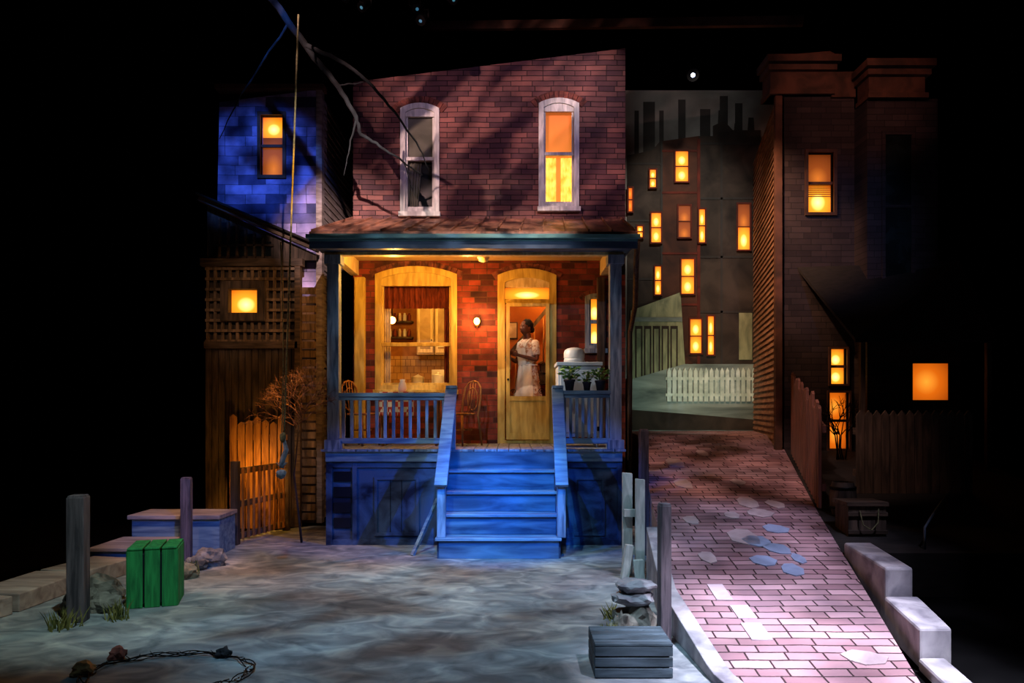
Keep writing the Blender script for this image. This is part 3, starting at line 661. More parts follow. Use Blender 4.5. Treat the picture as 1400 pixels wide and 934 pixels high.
grass('grass_tuft',wx(95,5.9),5.85,60,.12); grass('grass_tuft.001',wx(162,6.1),6.1,40); grass('grass_tuft.002',wx(256,7.7),7.75,40); grass('grass_tuft.003',wx(840,6.0),6.1,40,.08,.14)
b=B('twig_wreath')
for L in range(4):
    P=[]
    for k in range(61):
        a=k/60*2*math.pi*.93+L*.4; rr=.5+.03*math.sin(5*a+L*2)+random.uniform(-.008,.008); P.append((wx(252,5.05)+rr*math.cos(a)*1.05,4.82+rr*.74*math.sin(a),.02+.012*math.sin(9*a+L)))
    b.tube(P,.004,m_metal,5)
for k in range(46):
    a=random.uniform(0,6.28); p=Vector((wx(252,5.05)+.52*math.cos(a),4.82+.37*math.sin(a),.02)); d=Vector((random.uniform(-1,1),random.uniform(-1,1),random.uniform(0,.6)))*.05; b.tube([p,p+d],[.004,.002],m_metal,4)
b.done(recalc=False)
b=B('rope_swing')
P=[(wx(408,8)+(wx(388,8)-wx(408,8))*t,8.0,wz(20,8)+(wz(600,8)-wz(20,8))*t) for t in [k/20 for k in range(21)]]
b.tube(P,.0105,m_rope,8)
P=[(wx(384,8.05)+.03*math.sin(t*3),8.04,wz(330,8)+(wz(625,8)-wz(330,8))*t) for t in [k/14 for k in range(15)]]; b.tube(P,.007,m_rope,6)
b.blob((wx(387,8),8,wz(598,8)),(.035,.035,.06),m_rope,.3)
b.tube([(wx(388,8),8,wz(600,8)),(wx(391,8),8.01,wz(615,8)),(wx(386,8),8,wz(630,8)),(wx(385,8),8,wz(640,8))],[.015,.028,.03,.025],m_rag,8)
b.blob((wx(385,8),8,wz(648,8)),(.055,.05,.05),m_rag,.35,3)
for k in range(8): 
    a=k*.8; p=Vector((wx(385,8),8,wz(640,8))); b.tube([p,p+Vector((.06*math.cos(a),.06*math.sin(a),.06))],[.008,.004],m_rag,4)
b.done(recalc=False)
b=B('tree_branch')
def br(pts,r0,r1):
    P=[Vector((wx(u,d),d,wz(v,d))) for u,v,d in pts]; Q=[]
    for k in range(len(P)-1):
        for t in range(5):
            q=P[k].lerp(P[k+1],t/5); Q.append(q+Vector((random.uniform(-1,1),random.uniform(-1,1),random.uniform(-1,1)))*.01)
    Q.append(P[-1]); n=len(Q); b.tube(Q,[r0+(r1-r0)*k/(n-1) for k in range(n)],m_bark,7)
br([(330,-60,8.2),(395,30,8.2),(430,78,8.4),(462,118,8.6),(487,160,8.8),(492,183,8.9),(520,200,9.0),(552,222,9.1),(578,240,9.2)],.045,.007)
br([(420,62,8.3),(470,85,8.5),(510,118,8.7),(545,160,8.9),(575,205,9.0),(588,238,9.1)],.026,.006)
br([(487,160,8.8),(478,200,8.9),(470,240,8.9)],.014,.005)
br([(395,30,8.2),(330,130,8.4),(300,190,8.5)],.014,.004)
br([(552,222,9.1),(565,262,9.2)],.007,.004); br([(462,118,8.6),(500,112,8.7)],.012,.005)
b.done(recalc=False)
# ------------------------------------------------------------ right foreground
b=B('white_fence_section')
for (u0,u1,v0,y) in ((852,866,648,7.75),(867,880,655,7.62)):
    xa,xb=wx(u0,7.7),wx(u1,7.7); zt_=wz(v0,7.7); b.extr([(xa,y,0),(xb,y,0),(xb,y,zt_),(xa,y,zt_+.01)],(0,.04,0),m_white)
b.box(1.18,1.38,7.68,7.74,.62,.7,m_white); b.box(1.18,1.38,7.68,7.74,.22,.3,m_white)
b.obox((1.19,7.58,.17),(.08,.06,.36),.2,m_white,ry=.15); b.obox((1.31,7.55,.1),(.1,.06,.2),0,m_white,ry=-.1)
b.done(.006)
rocks('stacked_rocks',[(wx(868,5.75),5.75,.17,.13),(wx(845,5.6),5.5,.08,.14)])
b=B('flat_stone'); b.blob((wx(866,5.85),5.8,.26),(.17,.14,.06),m_stone,.3,3,flat=True); b.blob((wx(868,5.8),5.8,.35),(.15,.12,.06),m_stone,.3,3,seed=3,flat=True); b.done()
grass('grass_tuft.004',wx(832,5.4),5.4,50,.07,.2)
m_cr=M('crate_slate','#4c5c68','#2c3840',scale=5,stretch=(.5,4,4),rough=.8,bump=.2)
b=B('wooden_crate')
y0,y1=4.75,5.15; xa,xb=wx(812,4.8),wx(918,4.8)
b.box(xa+.02,xb-.02,y0+.02,y1-.02,0,.2,m_woodd)
for z in (.005,.075,.145): b.box(xa,xb,y0,y0+.02,z,z+.062,m_cr); b.box(xa,xa+.02,y0+.02,y1,z,z+.062,m_cr)
for k in range(4): b.box(xa,xb,y0+k*.1,y0+k*.1+.092,.208,.228,m_cr)
b.done(.005)
b=B('stone_step_blocks')
def blk(x0,x1,xf0,xf1,ya,yb,za,zb):
    b.quad_box([(xf0,ya,za),(xf1,ya,za),(x1,yb,za),(x0,yb,za),(xf0,ya,zb),(xf1,ya,zb),(x1,yb,zb),(x0,yb,zb)],m_stone)
blk(3.12,3.38,2.95,3.17,5.78,6.88,0,.5); blk(2.93,3.2,2.74,2.96,4.92,5.76,0,.28); blk(2.72,2.9,2.62,2.8,4.4,4.9,0,.09)
b.done(.02)
zb=rp(7.6)[2]-.01
b=B('rope_handled_box')
bx0,bx1=3.38,3.76; b.box(bx0,bx1,7.35,7.65,rp(7.35)[2]-.01,zb+.26,m_woodd); b.box(bx0-.02,bx1+.02,7.33,7.67,zb+.26,zb+.3,m_wooddh)
for z in (.02,.2): b.box(bx0-.01,bx1+.01,7.33,7.35,zb+z-.04,zb+z,m_wooddh)
b.tube([(bx0+.1,7.32,zb+.22),(bx0+.12,7.29,zb+.08),(bx0+.2,7.28,zb+.03),(bx0+.27,7.29,zb+.1),(bx0+.29,7.32,zb+.24)],.007,m_rope,6)
b.done(.005)
b=B('wooden_keg'); z8=rp(8.05)[2]-.01
b.lathe((3.62,8.0,z8),[(.001,0),(.11,0),(.135,.1),(.14,.18),(.135,.26),(.11,.36),(.1,.36),(.1,.34),(.001,.34)],m_woodd,18)
for z in (.07,.28): b.lathe((3.62,8.0,z8+z),[(.13,0),(.137,.0),(.139,.03),(.13,.03)],m_metal,18)
b.done()
b=B('street_picket_fence')
A0=Vector((4.1,10.75)); A1=Vector((3.42,8.15)); n=16
for k in range(n):
    p=A0.lerp(A1,k/n); q=A0.lerp(A1,(k+.86)/n); z=rp(p.y)[2]-.012; h=1.15+.06*math.sin(k*2.3)+ (.05 if k%4==0 else 0)
    b.extr([(p.x,p.y,z),(q.x,q.y,z),(q.x,q.y,z+h-.04),((p.x+q.x)/2,(p.y+q.y)/2,z+h),(p.x,p.y,z+h-.04)],(.03,-.007,0),m_fencer)
for h in (.25,.9): b.beam((A0.x+.06,A0.y,rp(A0.y)[2]+h),(A1.x+.06,A1.y,rp(A1.y)[2]+h),.04,.08,m_fencer)
b.done()
b=B('dark_plank_fence')
for k in range(14):
    x=4.15+k*.1; b.extr([(x,8.8,.74),(x+.09,8.8,.74),(x+.09,8.8,1.68),(x+.045,8.8,1.74),(x,8.8,1.68)],(0,.03,0),m_woodd)
b.box(4.13,5.55,8.83,8.87,.95,1.03,m_wooddh); b.box(4.13,5.55,8.83,8.87,1.45,1.53,m_wooddh); b.done()
b=B('stage_handrail')
b.tube([(3.95,7.0,.41),(3.95,7.0,.62),(4.3,7.4,.75),(4.9,8.2,.82),(4.9,8.2,.62)],.012,m_gutter2,6); b.done()
# ------------------------------------------------------------ right row house
b=B('row_house')
hw1=(wx(1104,D),wx(1139,D),wz(291,D),wz(209,D)); hw2=(wx(1135,D),wx(1157,D),wz(525,D),wz(477,D)); hw3=(wx(1133,D),wx(1160,D),1.16,wz(537,D))
Zr=wz(130,D); xr0=3.99; xm=wx(1168,D); xr1=wx(1282,10.6)
b.plate([[(xr0,.9),(xm,.9),(xm,Zr),(xr0,Zr)],rect(*hw1)[::-1],rect(*hw2)[::-1],rect(*hw3)[::-1]],D,D+.1,m_row)
D2=10.6; hs=(wx(1248,D2),wx(1297,D2),wz(547,D2),wz(497,D2)); xs1=6.5
b.plate([[(xm,.9),(xs1,.9),(xs1,3.9),(xr1,3.9),(xr1,wz(135,D2)),(xm,wz(135,D2))],rect(*hs)[::-1]],D2,D2+.1,m_row)
b.box(xm,xm+.06,D2+.1,D+.05,.9,wz(135,D2),m_row)
P0=Vector((xr0,D)); P1=Vector((4.6,13.9)); nr=56
for k in range(nr):
    z=1.1+(Zr-1.1)*k/nr; h=(Zr-1.1)/nr; o_=.025
    b.quad_box([(P0.x-o_,P0.y,z),(P0.x+.1,P0.y,z),(P1.x+.1,P1.y,z),(P1.x-o_,P1.y,z),(P0.x,P0.y,z+h),(P0.x+.1,P0.y,z+h),(P1.x+.1,P1.y,z+h),(P1.x,P1.y,z+h)],m_clapr)
b.box(xr0-.04,xr0+.06,D-.04,D+.04,.9,Zr,m_corn)
def corn(x0,x1,y,z0,z1):
    b.box(x0,x1,y-.05,y+.3,z0,z1,m_corn)
    b.box(x0-.03,x1+.03,y-.1,y+.3,z0,z0+.07,m_corn); b.box(x0-.05,x1+.05,y-.13,y+.3,z1-.2,z1-.12,m_corn); b.box(x0-.09,x1+.09,y-.19,y+.3,z1-.1,z1,m_corn)
corn(xr0-.12,wx(1135,D),D,Zr-.02,wz(82,D)); corn(xm-.0,wx(1262,D2),D2,wz(137,D2),wz(88,D2))
b.prism([(xr0+.1,wz(82,D)),(xr0+.9,wz(82,D)),(xr0+.75,wz(74,D)),(xr0+.25,wz(78,D))],D-.1,D+.2,m_corn)
b.box(wx(1135,D),xm,D-.05,D+.2,Zr-.05,wz(100,D),m_corn)
def win(w,y,upper,lower,fw=.045,sp=.5):
    b.ring(rect(w[0]-fw,w[1]+fw,w[2]-fw,w[3]+fw),rect(*w),y-.04,y+.06,m_corn); zm=w[2]+(w[3]-w[2])*sp
    b.box(w[0],w[1],y+.01,y+.05,zm-.02,zm+.02,m_corn); b.pane(w[0],w[1],y+.09,zm,w[3],upper); b.pane(w[0],w[1],y+.09,w[2],zm,lower)
win(hw1,D,m_dimor,m_amber)
for k in range(6): b.box(hw1[0]+.01,hw1[1]-.01,D+.065,D+.075,hw1[2]+.26+k*.032,hw1[2]+.272+k*.032,m_woodw)
win(hw2,D,m_amber,m_amber,.03); win(hw3,D,m_orange,m_orange,.03)
b.pane(hs[0],hs[1],D2+.02,hs[2],hs[3],m_orange)
w=(wx(1205,D2),wx(1250,D2),wz(385,D2),wz(180,D2)); b.ring(rect(*w),rect(w[0]+.05,w[1]-.05,w[2]+.05,w[3]-.05),D2-.03,D2-.001,m_row); b.box(w[0]+.05,w[1]-.05,D2-.012,D2-.001,w[2]+.05,w[3]-.05,m_glassd); b.box(w[0]+.05,w[1]-.05,D2-.025,D2-.012,(w[2]+w[3])/2-.02,(w[2]+w[3])/2+.02,m_row)
za_=wz(370,D); ze=wz(468,9.8)
b.quad_box([(4.6,9.8,ze),(6.5,9.8,ze),(6.5,D2,za_),(4.3,D,za_),(4.6,9.8,ze+.05),(6.5,9.8,ze+.05),(6.5,D2,za_+.05),(4.3,D,za_+.05)],m_shing)
for x in (4.7,6.4): b.box(x,x+.06,9.85,9.91,.86,ze,m_woodd)
b.done()
b=B('window_shrub')
for k in range(5): grow(Vector((4.62+.03*k,10.4,1.04)),Vector((random.uniform(-.3,.3),0,1)).normalized(),.35,.012,3,m_metal)
b.done(recalc=False)
# ------------------------------------------------------------ street backdrop
BY=14.05
bd=empty('painted_street_backdrop')
def u_(u): return wx(u,BY)
def v_(v): return wz(v,BY)
m_drop=M('drop_sky','#7c7a76','#4c4a46',scale=.8,rough=.95,contrast=(.35,.7)); m_tall=M('drop_stack','#302e2c','#242220',scale=2,rough=.95)
m_tene=M('drop_tenement','#4a2c20','#281a16',scale=2,rough=.95,detail=10); m_ten2=M('drop_tenement2','#38302a','#1c1816',scale=2,rough=.95,detail=10)
m_gar=M('drop_garage','#8a9070','#5c6450',scale=2,stretch=(3,1,1),rough=.95); m_fog=M('drop_street','#8c9a94','#4c5856',scale=1.2,stretch=(.6,1,3),rough=.95)
m_pk=M('drop_pickets','#c4d2c8','#98aaa0',scale=5,rough=.9)
m_dropred=M('drop_trim','#5a241a','#3c1a14',scale=3,rough=.95)
b=B('cloth'); b.box(1.75,5.2,BY+.05,BY+.08,1.345,v_(122),m_drop)
for (a,c,t) in ((868,874,150),(880,896,138),(902,908,150),(928,938,135),(958,972,148),(985,996,130),(1006,1016,140)):
    b.box(u_(a),u_(c),BY+.04,BY+.05,v_(230),v_(t),m_tall)
b.done(parent=bd)
b=B('tenements')
b.prism([(u_(858),v_(520)),(u_(912),v_(520)),(u_(912),v_(196)),(u_(905),v_(190)),(u_(892),v_(205)),(u_(858),v_(212))],BY+.02,BY+.04,m_ten2)
b.prism([(u_(905),v_(505)),(u_(955),v_(505)),(u_(955),v_(186)),(u_(905),v_(193))],BY-.0,BY+.02,m_tene)
b.prism([(u_(955),v_(505)),(u_(1040),v_(505)),(u_(1040),v_(178)),(u_(1002),v_(178)),(u_(990),v_(165)),(u_(975),v_(172)),(u_(975),v_(186)),(u_(955),v_(186))],BY+.0,BY+.025,m_ten2)
for (x,t) in ((958,158),(981,150),(1003,168),(1022,160)): b.prism([(u_(x),v_(190)),(u_(x+11),v_(190)),(u_(x+9),v_(t)),(u_(x+2),v_(t))],BY+.026,BY+.036,m_tall)
for v in (205,262,345,415): b.box(u_(905),u_(953),BY-.012,BY-.001,v_(v+3),v_(v),m_dropred)
for v in (195,270,350,425): b.box(u_(957),u_(1040),BY-.012,BY-.001,v_(v+3),v_(v),m_tall)
for v in (222,300,380): b.box(u_(858),u_(905),BY+.01,BY+.019,v_(v+3),v_(v),m_tall)
b.box(u_(953),u_(957),BY-.02,BY-.001,v_(500),v_(190),m_dropred); b.box(u_(903),u_(906),BY-.01,BY-.001,v_(500),v_(193),m_tall); b.box(u_(985),u_(988),BY-.012,BY-.001,v_(500),v_(198),m_tall)
b.prism([(u_(862),v_(545)),(u_(938),v_(530)),(u_(930),v_(400)),(u_(862),v_(425))],BY-.03,BY-.01,m_gar)
for k in range(5):
    xa=868+k*12; b.ring(rect(u_(xa),u_(xa+10),v_(520),v_(446)),rect(u_(xa+2),u_(xa+8),v_(516),v_(450)),BY-.04,BY-.031,m_ten2)
b.box(u_(862),u_(932),BY-.045,BY-.031,v_(440),v_(434),m_fog)
b.done(parent=bd)
b=B('lit_windows')
W=[(923,940,208,249,1),(888,896,233,257,1),(859,864,258,290,0),(890,903,292,332,1),(927,943,282,325,2),(955,963,287,332,1),(1008,1024,280,342,3),(871,878,310,325,1),(895,903,365,403,1),(931,948,355,402,1),(943,958,437,483,1),(967,975,433,485,1)]
for (a,c,t,w,k) in W:
    b.ring(rect(u_(a-2),u_(c+2),v_(w+2),v_(t-2)),rect(u_(a),u_(c),v_(w),v_(t)),BY-.055,BY-.03,m_dropred)
    zm=(v_(t)+v_(w))/2; b.box(u_(a),u_(c),BY-.05,BY-.042,zm-.01,zm+.01,m_dropred)
    up,lo={1:(m_amber,m_amber),0:(m_orange,m_orange),2:(m_dimor,m_dimor),3:(m_dimor,m_amber)}[k]
    b.pane(u_(a),u_(c),BY-.036,zm,v_(t),up); b.pane(u_(a),u_(c),BY-.036,v_(w),zm,lo)
b.box(u_(1010),u_(1028),BY-.02,BY-.013,v_(492),v_(428),m_gar)
b.done(parent=bd,recalc=False)
b=B('painted_street'); b.prism([(u_(858),v_(591)),(u_(1045),v_(591)),(u_(1045),v_(498)),(u_(935),v_(498)),(u_(858),v_(520))],BY-.044,BY-.042+.011,m_fog)
b.prism([(u_(858),v_(588)),(u_(1045),v_(588)),(u_(1045),v_(575)),(u_(940),v_(566)),(u_(858),v_(560))],BY-.06,BY-.045,m_ten2)
b.done(parent=bd)
b=B('picket_fence_cutout')
for k in range(17):
    a=911+k*7.2; b.prism([(u_(a),v_(549)),(u_(a+5),v_(549)),(u_(a+5),v_(508)),(u_(a+2.5),v_(503)),(u_(a),v_(508))],BY-.09,BY-.076,m_pk)
b.box(u_(909),u_(1034),BY-.075,BY-.062,v_(520),v_(516),m_pk); b.box(u_(909),u_(1034),BY-.075,BY-.062,v_(542),v_(538),m_pk)
b.done(parent=bd)
# ------------------------------------------------------------ rigging
b=B('lighting_batten')
for (y,z) in ((9.5,8.3),(12.0,8.55)): b.cyl((-6,y,z),(6.5,y,z),.03,.03,m_metal,8)
b.beam((-1.5,12.6,8.35),(4.5,11.3,7.75),.08,.14,m_corn)
for x in (-5,0,5.5): b.cyl((x,9.5,8.3),(x,9.5,11),.008,.008,m_metal,4); b.cyl((x,12,8.55),(x,12,11),.008,.008,m_metal,4)
b.done()
def par(name,x,y,z,lens,s=1.0,aim=(0,-1,-.5)):
    b=B(name); d=Vector(aim).normalized(); c=Vector((x,y,z))
    b.tube([c-d*.18*s,c-d*.1*s,c+d*.12*s,c+d*.18*s],[.05*s,.09*s,.1*s,.11*s],m_metal,14); b.cyl(c+d*.181*s,c+d*.186*s,.035*s,.035*s,lens,12)
    b.tube([c+Vector((-.12*s,0,0)),c+Vector((-.12*s,0,.16*s)),c+Vector((.12*s,0,.16*s)),c+Vector((.12*s,0,0))],.01,m_metal,6); b.cyl(c+Vector((0,0,.16*s)),c+Vector((0,0,.26*s)),.012,.012,m_metal,6)
    b.done()
par('stage_spotlight',wx(948,12),12,wz(110,12)+.1,m_hot,.9,(-.3,-1,-.55))
for k,(u,v) in enumerate(((476,5),(500,18),(567,20),(578,36),(615,8))):
    par('stage_spotlight.%03d'%(k+1),wx(u,9.5),9.5,wz(v,9.5)+.12,m_blueglint,.6,(random.uniform(-.8,.8),-.6,-.8))
# ------------------------------------------------------------ woman
wo=empty('woman'); wo.location=(wx(722,11.5),11.5,PF); wo.rotation_euler=(0,0,math.radians(-50)); wo.scale=(1.06,1.06,1.06)
m_skin=M('skin_brown','#6a3e28','#54301e',scale=8,rough=.5); m_hair=M('hair_dark','#1c1814','#0f0c0a',scale=30,rough=.9,bump=.4)
m_dress=M('dress_print','#d8ccbc','#a87858',scale=22,rough=.9,contrast=(.5,.6)); m_apron=M('apron_white','#f0ece0','#d4ccb8',scale=5,rough=.9); m_shoe=M('shoe','#2a1a12','#1a100a',rough=.5)
m_eye=M('eye_white','#e8e4dc','#e0dcd4',rough=.3); m_lip=M('lips','#5a2420','#4a1c1a',rough=.5)
J={'pel':((0,0,.98),.13,.1),'wai':((0,.0,1.14),.105,.085),'che':((0,.01,1.34),.13,.095),'nb':((0,.0,1.49),.06,.06),'nk':((0,-.015,1.56),.048,.05),'hd':((0,-.03,1.64),.06,.07),
'sl':((.15,.0,1.46),.05,.05),'el':((.225,-.02,1.2),.038,.038),'wl':((.09,-.26,1.27),.024,.024),'pl':((.07,-.31,1.285),.03,.02),
'sr':((-.15,.0,1.46),.05,.05),'er':((-.22,-.03,1.19),.038,.038),'wr':((-.09,-.27,1.24),.024,.024),'pr':((-.07,-.32,1.255),.03,.02),
'hl':((.09,0,.92),.09,.09),'kl':((.1,-.02,.52),.058,.06),'al':((.1,.02,.1),.036,.036),'tl':((.105,-.12,.045),.038,.03),
'hr':((-.09,0,.92),.09,.09),'kr':((-.1,-.01,.52),.058,.06),'ar':((-.1,.02,.1),.036,.036),'tr':((-.105,-.12,.045),.038,.03)}
Ed=[('pel','wai'),('wai','che'),('che','nb'),('nb','nk'),('nk','hd'),('nb','sl'),('sl','el'),('el','wl'),('wl','pl'),('nb','sr'),('sr','er'),('er','wr'),('wr','pr'),('pel','hl'),('hl','kl'),('kl','al'),('al','tl'),('pel','hr'),('hr','kr'),('kr','ar'),('ar','tr')]
ks=list(J); me=bpy.data.meshes.new('body'); me.from_pydata([J[k][0] for k in ks],[(ks.index(a),ks.index(c)) for a,c in Ed],[])
bo=bpy.data.objects.new('body',me); sc.collection.objects.link(bo); bo.parent=wo; me.materials.append(m_skin)
sk=bo.modifiers.new('skin','SKIN')
for k,n in enumerate(ks): me.skin_vertices[0].data[k].radius=(J[n][1],J[n][2])
for k in range(len(ks)): me.skin_vertices[0].data[k].use_root=(k==0)
sk.use_smooth_shade=True
sb=bo.modifiers.new('sub','SUBSURF'); sb.levels=2; sb.render_levels=2
b=B('head')
hc=Vector((0,-.045,1.69))
ret=bmesh.ops.create_icosphere(b.bm,subdivisions=5,radius=1.0); i=b.mi(m_skin)
for v in ret['verts']:
    p=v.co.copy(); x,y,z=p.x*.074,p.y*.093,p.z*.113
    if p.z<0: x*=1-.3*(-p.z)**1.3
    if p.z<-.3 and p.y<0: y-=.008*min(1,(-.3-p.z)/.3)
    if -p.y>.3:
        for ex in (-.4,.4): y+=.012*math.exp(-((p.x-ex)**2+(p.z-.02)**2)/.02)
        y-=.024*math.exp(-(p.x**2)/.016-((p.z+.2)**2)/.03)-.010*math.exp(-(p.x**2)/.01-((p.z-.05)**2)/.03)
        y-=.006*math.exp(-(p.x**2)/.05-((p.z+.5)**2)/.012)+.006*math.exp(-(p.x**2)/.04-((p.z+.85)**2)/.02)
    v.co=hc+Vector((x,y,z))
    for fc in v.link_faces: fc.material_index=i; fc.smooth=True
for sx in (-1,1):
    b.blob(hc+Vector((sx*.029,-.072,.003)),(.011,.009,.006),m_eye,0,3); b.blob(hc+Vector((sx*.03,-.0785,.002)),(.005,.004,.005),m_hair)
    b.blob(hc+Vector((sx*.074,.008,-.01)),(.009,.018,.03),m_skin,0,3); b.tube([hc+Vector((sx*.016,-.087,.024)),hc+Vector((sx*.032,-.083,.029)),hc+Vector((sx*.046,-.072,.024))],.0025,m_hair,5)
b.blob(hc+Vector((0,-.093,-.054)),(.019,.006,.004),m_lip,0,3); b.blob(hc+Vector((0,-.092,-.061)),(.016,.006,.004),m_lip,0,3)
b.done(parent=wo)
b=B('hair'); b.blob(hc+Vector((0,.03,.034)),(.088,.098,.098),m_hair,.12,4); b.blob(hc+Vector((0,.12,-.02)),(.045,.04,.045),m_hair,.2,3)
b.done(parent=wo)
b=B('hands')
for sx,pk,wk in ((1,'pl','wl'),(-1,'pr','wr')):
    w=Vector(J[wk][0]); p=Vector(J[pk][0]); d=(p-w).normalized(); inn=Vector((-sx,0,0)); inn=(inn-d*inn.dot(d)).normalized(); up=d.cross(inn)*(1 if d.cross(inn).z>0 else -1)
    b.blob(w+d*.05,(.016,.045,.038),m_skin,0,3)
    root=w+d*.085
    for k,L in enumerate((.068,.076,.07,.055)):
        r=root+up*(.028-.0185*k); a=r-d*.02; c1=r+d*L*.45; c2=c1+(d*.6+inn*.8).normalized()*L*.32; c3=c2+(inn).normalized()*L*.28
        b.tube([a,r,c1,c2,c3],[.0095,.009,.0085,.008,.006],m_skin,8)
    t=w+d*.03+up*.03; b.tube([t-up*.01,t+(up+d*.5+inn*.2)*.022,t+(up*.9+d*1.2+inn*.6)*.032,t+(up*.8+d*1.8+inn*1.2)*.034],[.011,.0105,.009,.007],m_skin,8)
b.done(parent=wo,recalc=False)
b=B('dress')
b.lathe((0,0,0),[(.07,1.525),(.12,1.5),(.155,1.45),(.16,1.38),(.15,1.3),(.128,1.2),(.125,1.13),(.155,1.02),(.175,.92),(.2,.75),(.225,.6),(.25,.42),(.245,.42)],m_dress,48,sx=1.05,sy=.82,fold=.07,fn=9)
for q in ('l','r'):
    s_=Vector(J['s'+q][0]); e=Vector(J['e'+q][0]); m_=s_.lerp(e,.7); b.tube([s_-(e-s_)*.12,s_,s_.lerp(e,.35),m_,m_+(e-s_)*.02],[.045,.065,.062,.058,.05],m_dress,14)
b.done(parent=wo,recalc=False)
b=B('apron')
def ap(u,v):
    a=-math.pi/2+(u-.5)*2.3; z=.58+(1.14-.58)*v; r=.238-.1*v+.006*math.sin(u*22); return (r*1.07*math.cos(a),r*.9*math.sin(a)-.004,z)
b.sheet(ap,30,10,m_apron)
b.sheet(lambda u,v:((u-.5)*(.17+.03*v),-.118-.022*v-.010*math.cos((u-.5)*3),1.13+.25*v),8,8,m_apron)
for sx in (-1,1): b.tube([(sx*.09,-.145,1.37),(sx*.1,-.11,1.47),(sx*.085,-.03,1.525),(sx*.08,.06,1.5)],.011,m_apron,6)
b.tube([(.138*1.05*math.cos(a),.138*.88*math.sin(a),1.135) for a in [k*2*math.pi/24 for k in range(25)]],.012,m_apron,6,False)
b.done(parent=wo,recalc=False)
b=B('dish_towel'); b.sheet(lambda u,v:(-.05+.1*u,-.375-.012*math.sin(u*12+v*2),1.06+.22*v),12,8,m_cloth); b.done(parent=wo,recalc=False)
b=B('shoes')
for sx in (-1,1): b.blob((sx*.105,-.06,.045),(.048,.125,.043),m_shoe,0,3)
b.done(parent=wo)
# ------------------------------------------------------------ lights
def spot(name,loc,tgt,e,col,ang,blend=.6,rad=.05,gobo=None):
    l=bpy.data.lights.new(name,'SPOT'); l.energy=e; l.color=col; l.spot_size=math.radians(ang); l.spot_blend=blend; l.shadow_soft_size=rad
    o=bpy.data.objects.new(name,l); sc.collection.objects.link(o); o.location=loc
    o.rotation_euler=(Vector(tgt)-Vector(loc)).to_track_quat('-Z','Y').to_euler()
    if gobo:
        l.use_nodes=True; nt=l.node_tree; N=nt.nodes; L=nt.links; em=N['Emission']
        ge=N.new('ShaderNodeNewGeometry'); mp=N.new('ShaderNodeMapping'); mp.vector_type='TEXTURE'; mp.inputs['Scale'].default_value=gobo[1]; mp.inputs['Rotation'].default_value=gobo[2]
        nz=N.new('ShaderNodeTexNoise'); nz.inputs['Scale'].default_value=gobo[0]; nz.inputs['Detail'].default_value=2
        mr=N.new('ShaderNodeMapRange'); mr.inputs['From Min'].default_value=gobo[3]; mr.inputs['From Max'].default_value=gobo[4]; mr.inputs['To Min'].default_value=gobo[5]; mr.inputs['To Max'].default_value=1.0
        L.new(ge.outputs['Incoming'],mp.inputs['Vector']); L.new(mp.outputs[0],nz.inputs['Vector']); L.new(nz.outputs['Fac'],mr.inputs['Value']); L.new(mr.outputs[0],em.inputs['Strength'])
    return o
def point(name,loc,e,col,r=.05):
    l=bpy.data.lights.new(name,'POINT'); l.energy=e; l.color=col; l.shadow_soft_size=r; o=bpy.data.objects.new(name,l); sc.collection.objects.link(o); o.location=loc
    return o
U=(1,1,1); Z0=(0,0,0)
spot('yard_cool',(-1.2,3.5,8.5),(-.4,6.6,0),2700,(.42,.76,1),46,1,gobo=(10,(1.3,.8,1),(0,0,.3),.36,.66,.25))
spot('yard_center',(.8,4,8),(-.2,7.3,0),2500,(.78,.92,1),27,1,gobo=(14,(1.3,.8,1),(0,0,-.3),.38,.62,.15))
spot('yard_rose',(-5,6,7),(-2.4,8.5,0),1500,(1,.52,.38),32,.9,gobo=(9,U,Z0,.4,.6,.2))
spot('porch_blue',(.1,2.0,5.2),(-.15,8.8,.55),3200,(.01,.2,1),15,.6)
spot('skirt_blue_left',(3.2,5,4.2),(-1.4,9.4,.5),1300,(.01,.17,1),22,.6,.02)
spot('skirt_blue_right',(-3.6,5,4.2),(.9,9.4,.5),1200,(.01,.18,1),20,.6,.02)
spot('porch_cyan',(-2.0,3,7.2),(-.2,8.8,.7),1500,(.16,.66,1),16,.8,.02,gobo=(16,U,Z0,.4,.6,.2))
spot('column_pale',(-1.5,3.5,5.0),(-.5,9.4,2.7),680,(.55,.75,1),36,.6,.02,gobo=(10,U,Z0,.45,.6,.25))
spot('upper_rose',(-3.2,4.4,6.6),(-.1,11,5.9),2400,(1,.58,.52),38,.7,.02,gobo=(7,(.35,1,1.6),(0,.7,0),.44,.6,.06))
spot('upper_violet',(3.0,4.4,6.8),(0,11,5.8),480,(.7,.5,1),38,.8)
spot('upper_white',(3.2,5.4,7.2),(1.1,11,6.6),700,(1,.78,.75),16,.9,.02)
spot('roof_white',(1,4,7.5),(-.4,10,4.2),1900,(1,.75,.62),26,.6,.02,gobo=(18,U,Z0,.45,.55,.1))
spot('neighbor_blue',(-2,5,6.8),(-3.9,11.3,5.4),2200,(.08,.24,1),20,.6,gobo=(18,U,Z0,.4,.6,.08))
spot('neighbor_pale',(-.6,3.0,5.6),(-2.9,12.4,4.2),7000,(1,.72,.66),15,.7,.02,gobo=(9,U,Z0,.4,.6,.3))
spot('street_front',(3.2,2.2,7.5),(2.1,4.7,0),13500,(.84,.82,1),25,.9,gobo=(10,U,Z0,.34,.54,.45))
spot('street_mid',(4.2,4,8.2),(2.35,6.7,.4),3200,(.78,.74,1),28,.9,gobo=(10,U,Z0,.4,.6,.3))
spot('street_far',(2,6,8.5),(2.9,10.0,1.1),1600,(1,.6,.48),28,.8,gobo=(12,U,Z0,.4,.6,.1))
spot('drop_wash',(3.2,11.4,1.75),(3.3,14,2.3),110,(.74,1,.84),80,1)
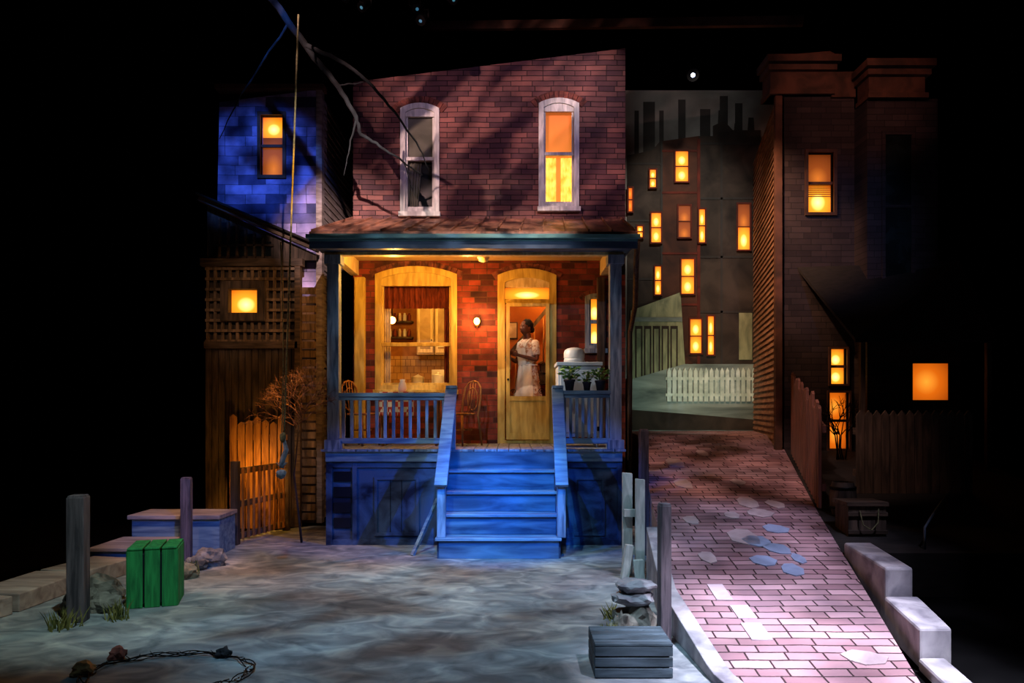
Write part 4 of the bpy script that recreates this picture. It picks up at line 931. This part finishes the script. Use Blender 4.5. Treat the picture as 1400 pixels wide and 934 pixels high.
spot('drop_top',(2.8,10,7.4),(3.3,14,5.4),900,(1,.88,.76),44,.9)
spot('drop_sky_wash',(3.0,11.6,6.6),(3.4,14,7.5),45,(.9,.88,.85),60,1)
spot('clapboard_amber',(2.2,9.6,6.2),(4.35,12.4,3.6),850,(1,.55,.3),60,.9)
spot('rowhouse_amber',(1.9,8.3,7.0),(4.3,12,3.6),380,(1,.5,.28),40,.8)
spot('rowhouse_rose',(2.5,5,7),(5.0,11,6.4),450,(1,.42,.3),26,.9)
spot('rowhouse_blue',(3,4,6.5),(4.7,11,4.2),480,(.4,.5,1),24,1)
spot('fence_rose',(1.0,6,6),(3.8,9.2,1.6),600,(1,.6,.5),24,.8)
spot('gate_amber',(-1.6,6.6,6.4),(-3.6,10.2,.9),2800,(1,.42,.05),11,.5)
point('gate_fill',(-3.75,10.3,1.0),15,(1,.45,.06),.05)  # added unseen fill behind the gate, makes the pickets glow
spot('platform_warm',(-2,5,7.5),(-4,8.8,.4),1000,(1,.68,.5),18,.7)
spot('platform_blue',(-1.5,5,2.8),(-4,8.8,.2),400,(.05,.22,1),22,.7)
spot('crate_white',(-1,3,7.5),(-3.5,6.3,.2),1100,(.75,1,.9),22,.8)
spot('lattice_amber',(-2.5,6,5),(-3.8,10.9,3.3),320,(1,.62,.38),22,.8,gobo=(12,U,Z0,.4,.6,.2))
spot('shrub_light',(-2.0,7,5),(-2.85,9.75,2.0),300,(1,.75,.65),14,.7)
spot('side_pool',(0,3.5,6),(1.1,5.5,.3),450,(.6,.85,1),20,.8)
point('porch_warm_1',(-1.6,9.9,3.6),56,(1,.46,.08)); point('porch_warm_2',(-.6,9.9,3.7),34,(1,.4,.08))
spot('fridge_white',(-1.0,9.65,3.5),(.9,10.0,2.0),240,(1,.9,.78),36,.7)
point('sconce_light',(wx(652,10.9),10.74,wz(440,10.9)),34,(1,.4,.09),.04)
point('kitchen_light',(-1.5,11.7,3.5),52,(1,.47,.08),.08); point('kitchen_light_low',(-1.1,11.6,2.6),15,(1,.48,.1),.08)
point('hall_light',(.7,12.2,3.8),52,(1,.43,.07),.08); point('hall_front',(-.2,11.25,3.5),20,(1,.8,.55),.04)
w=bpy.data.worlds.new('World'); sc.world=w; w.use_nodes=True; w.node_tree.nodes['Background'].inputs[0].default_value=(.3,.4,.7,1); w.node_tree.nodes['Background'].inputs[1].default_value=.008
# ------------------------------------------------------------ camera
cam=bpy.data.cameras.new('camera'); co=bpy.data.objects.new('camera',cam); sc.collection.objects.link(co)
co.location=(0,0,EYE); co.rotation_euler=(math.radians(90),0,0); cam.sensor_width=36; cam.lens=36*F/1400; cam.shift_y=(HZ-467)/1400; cam.clip_end=100
sc.camera=co
sc.view_settings.view_transform='Standard'
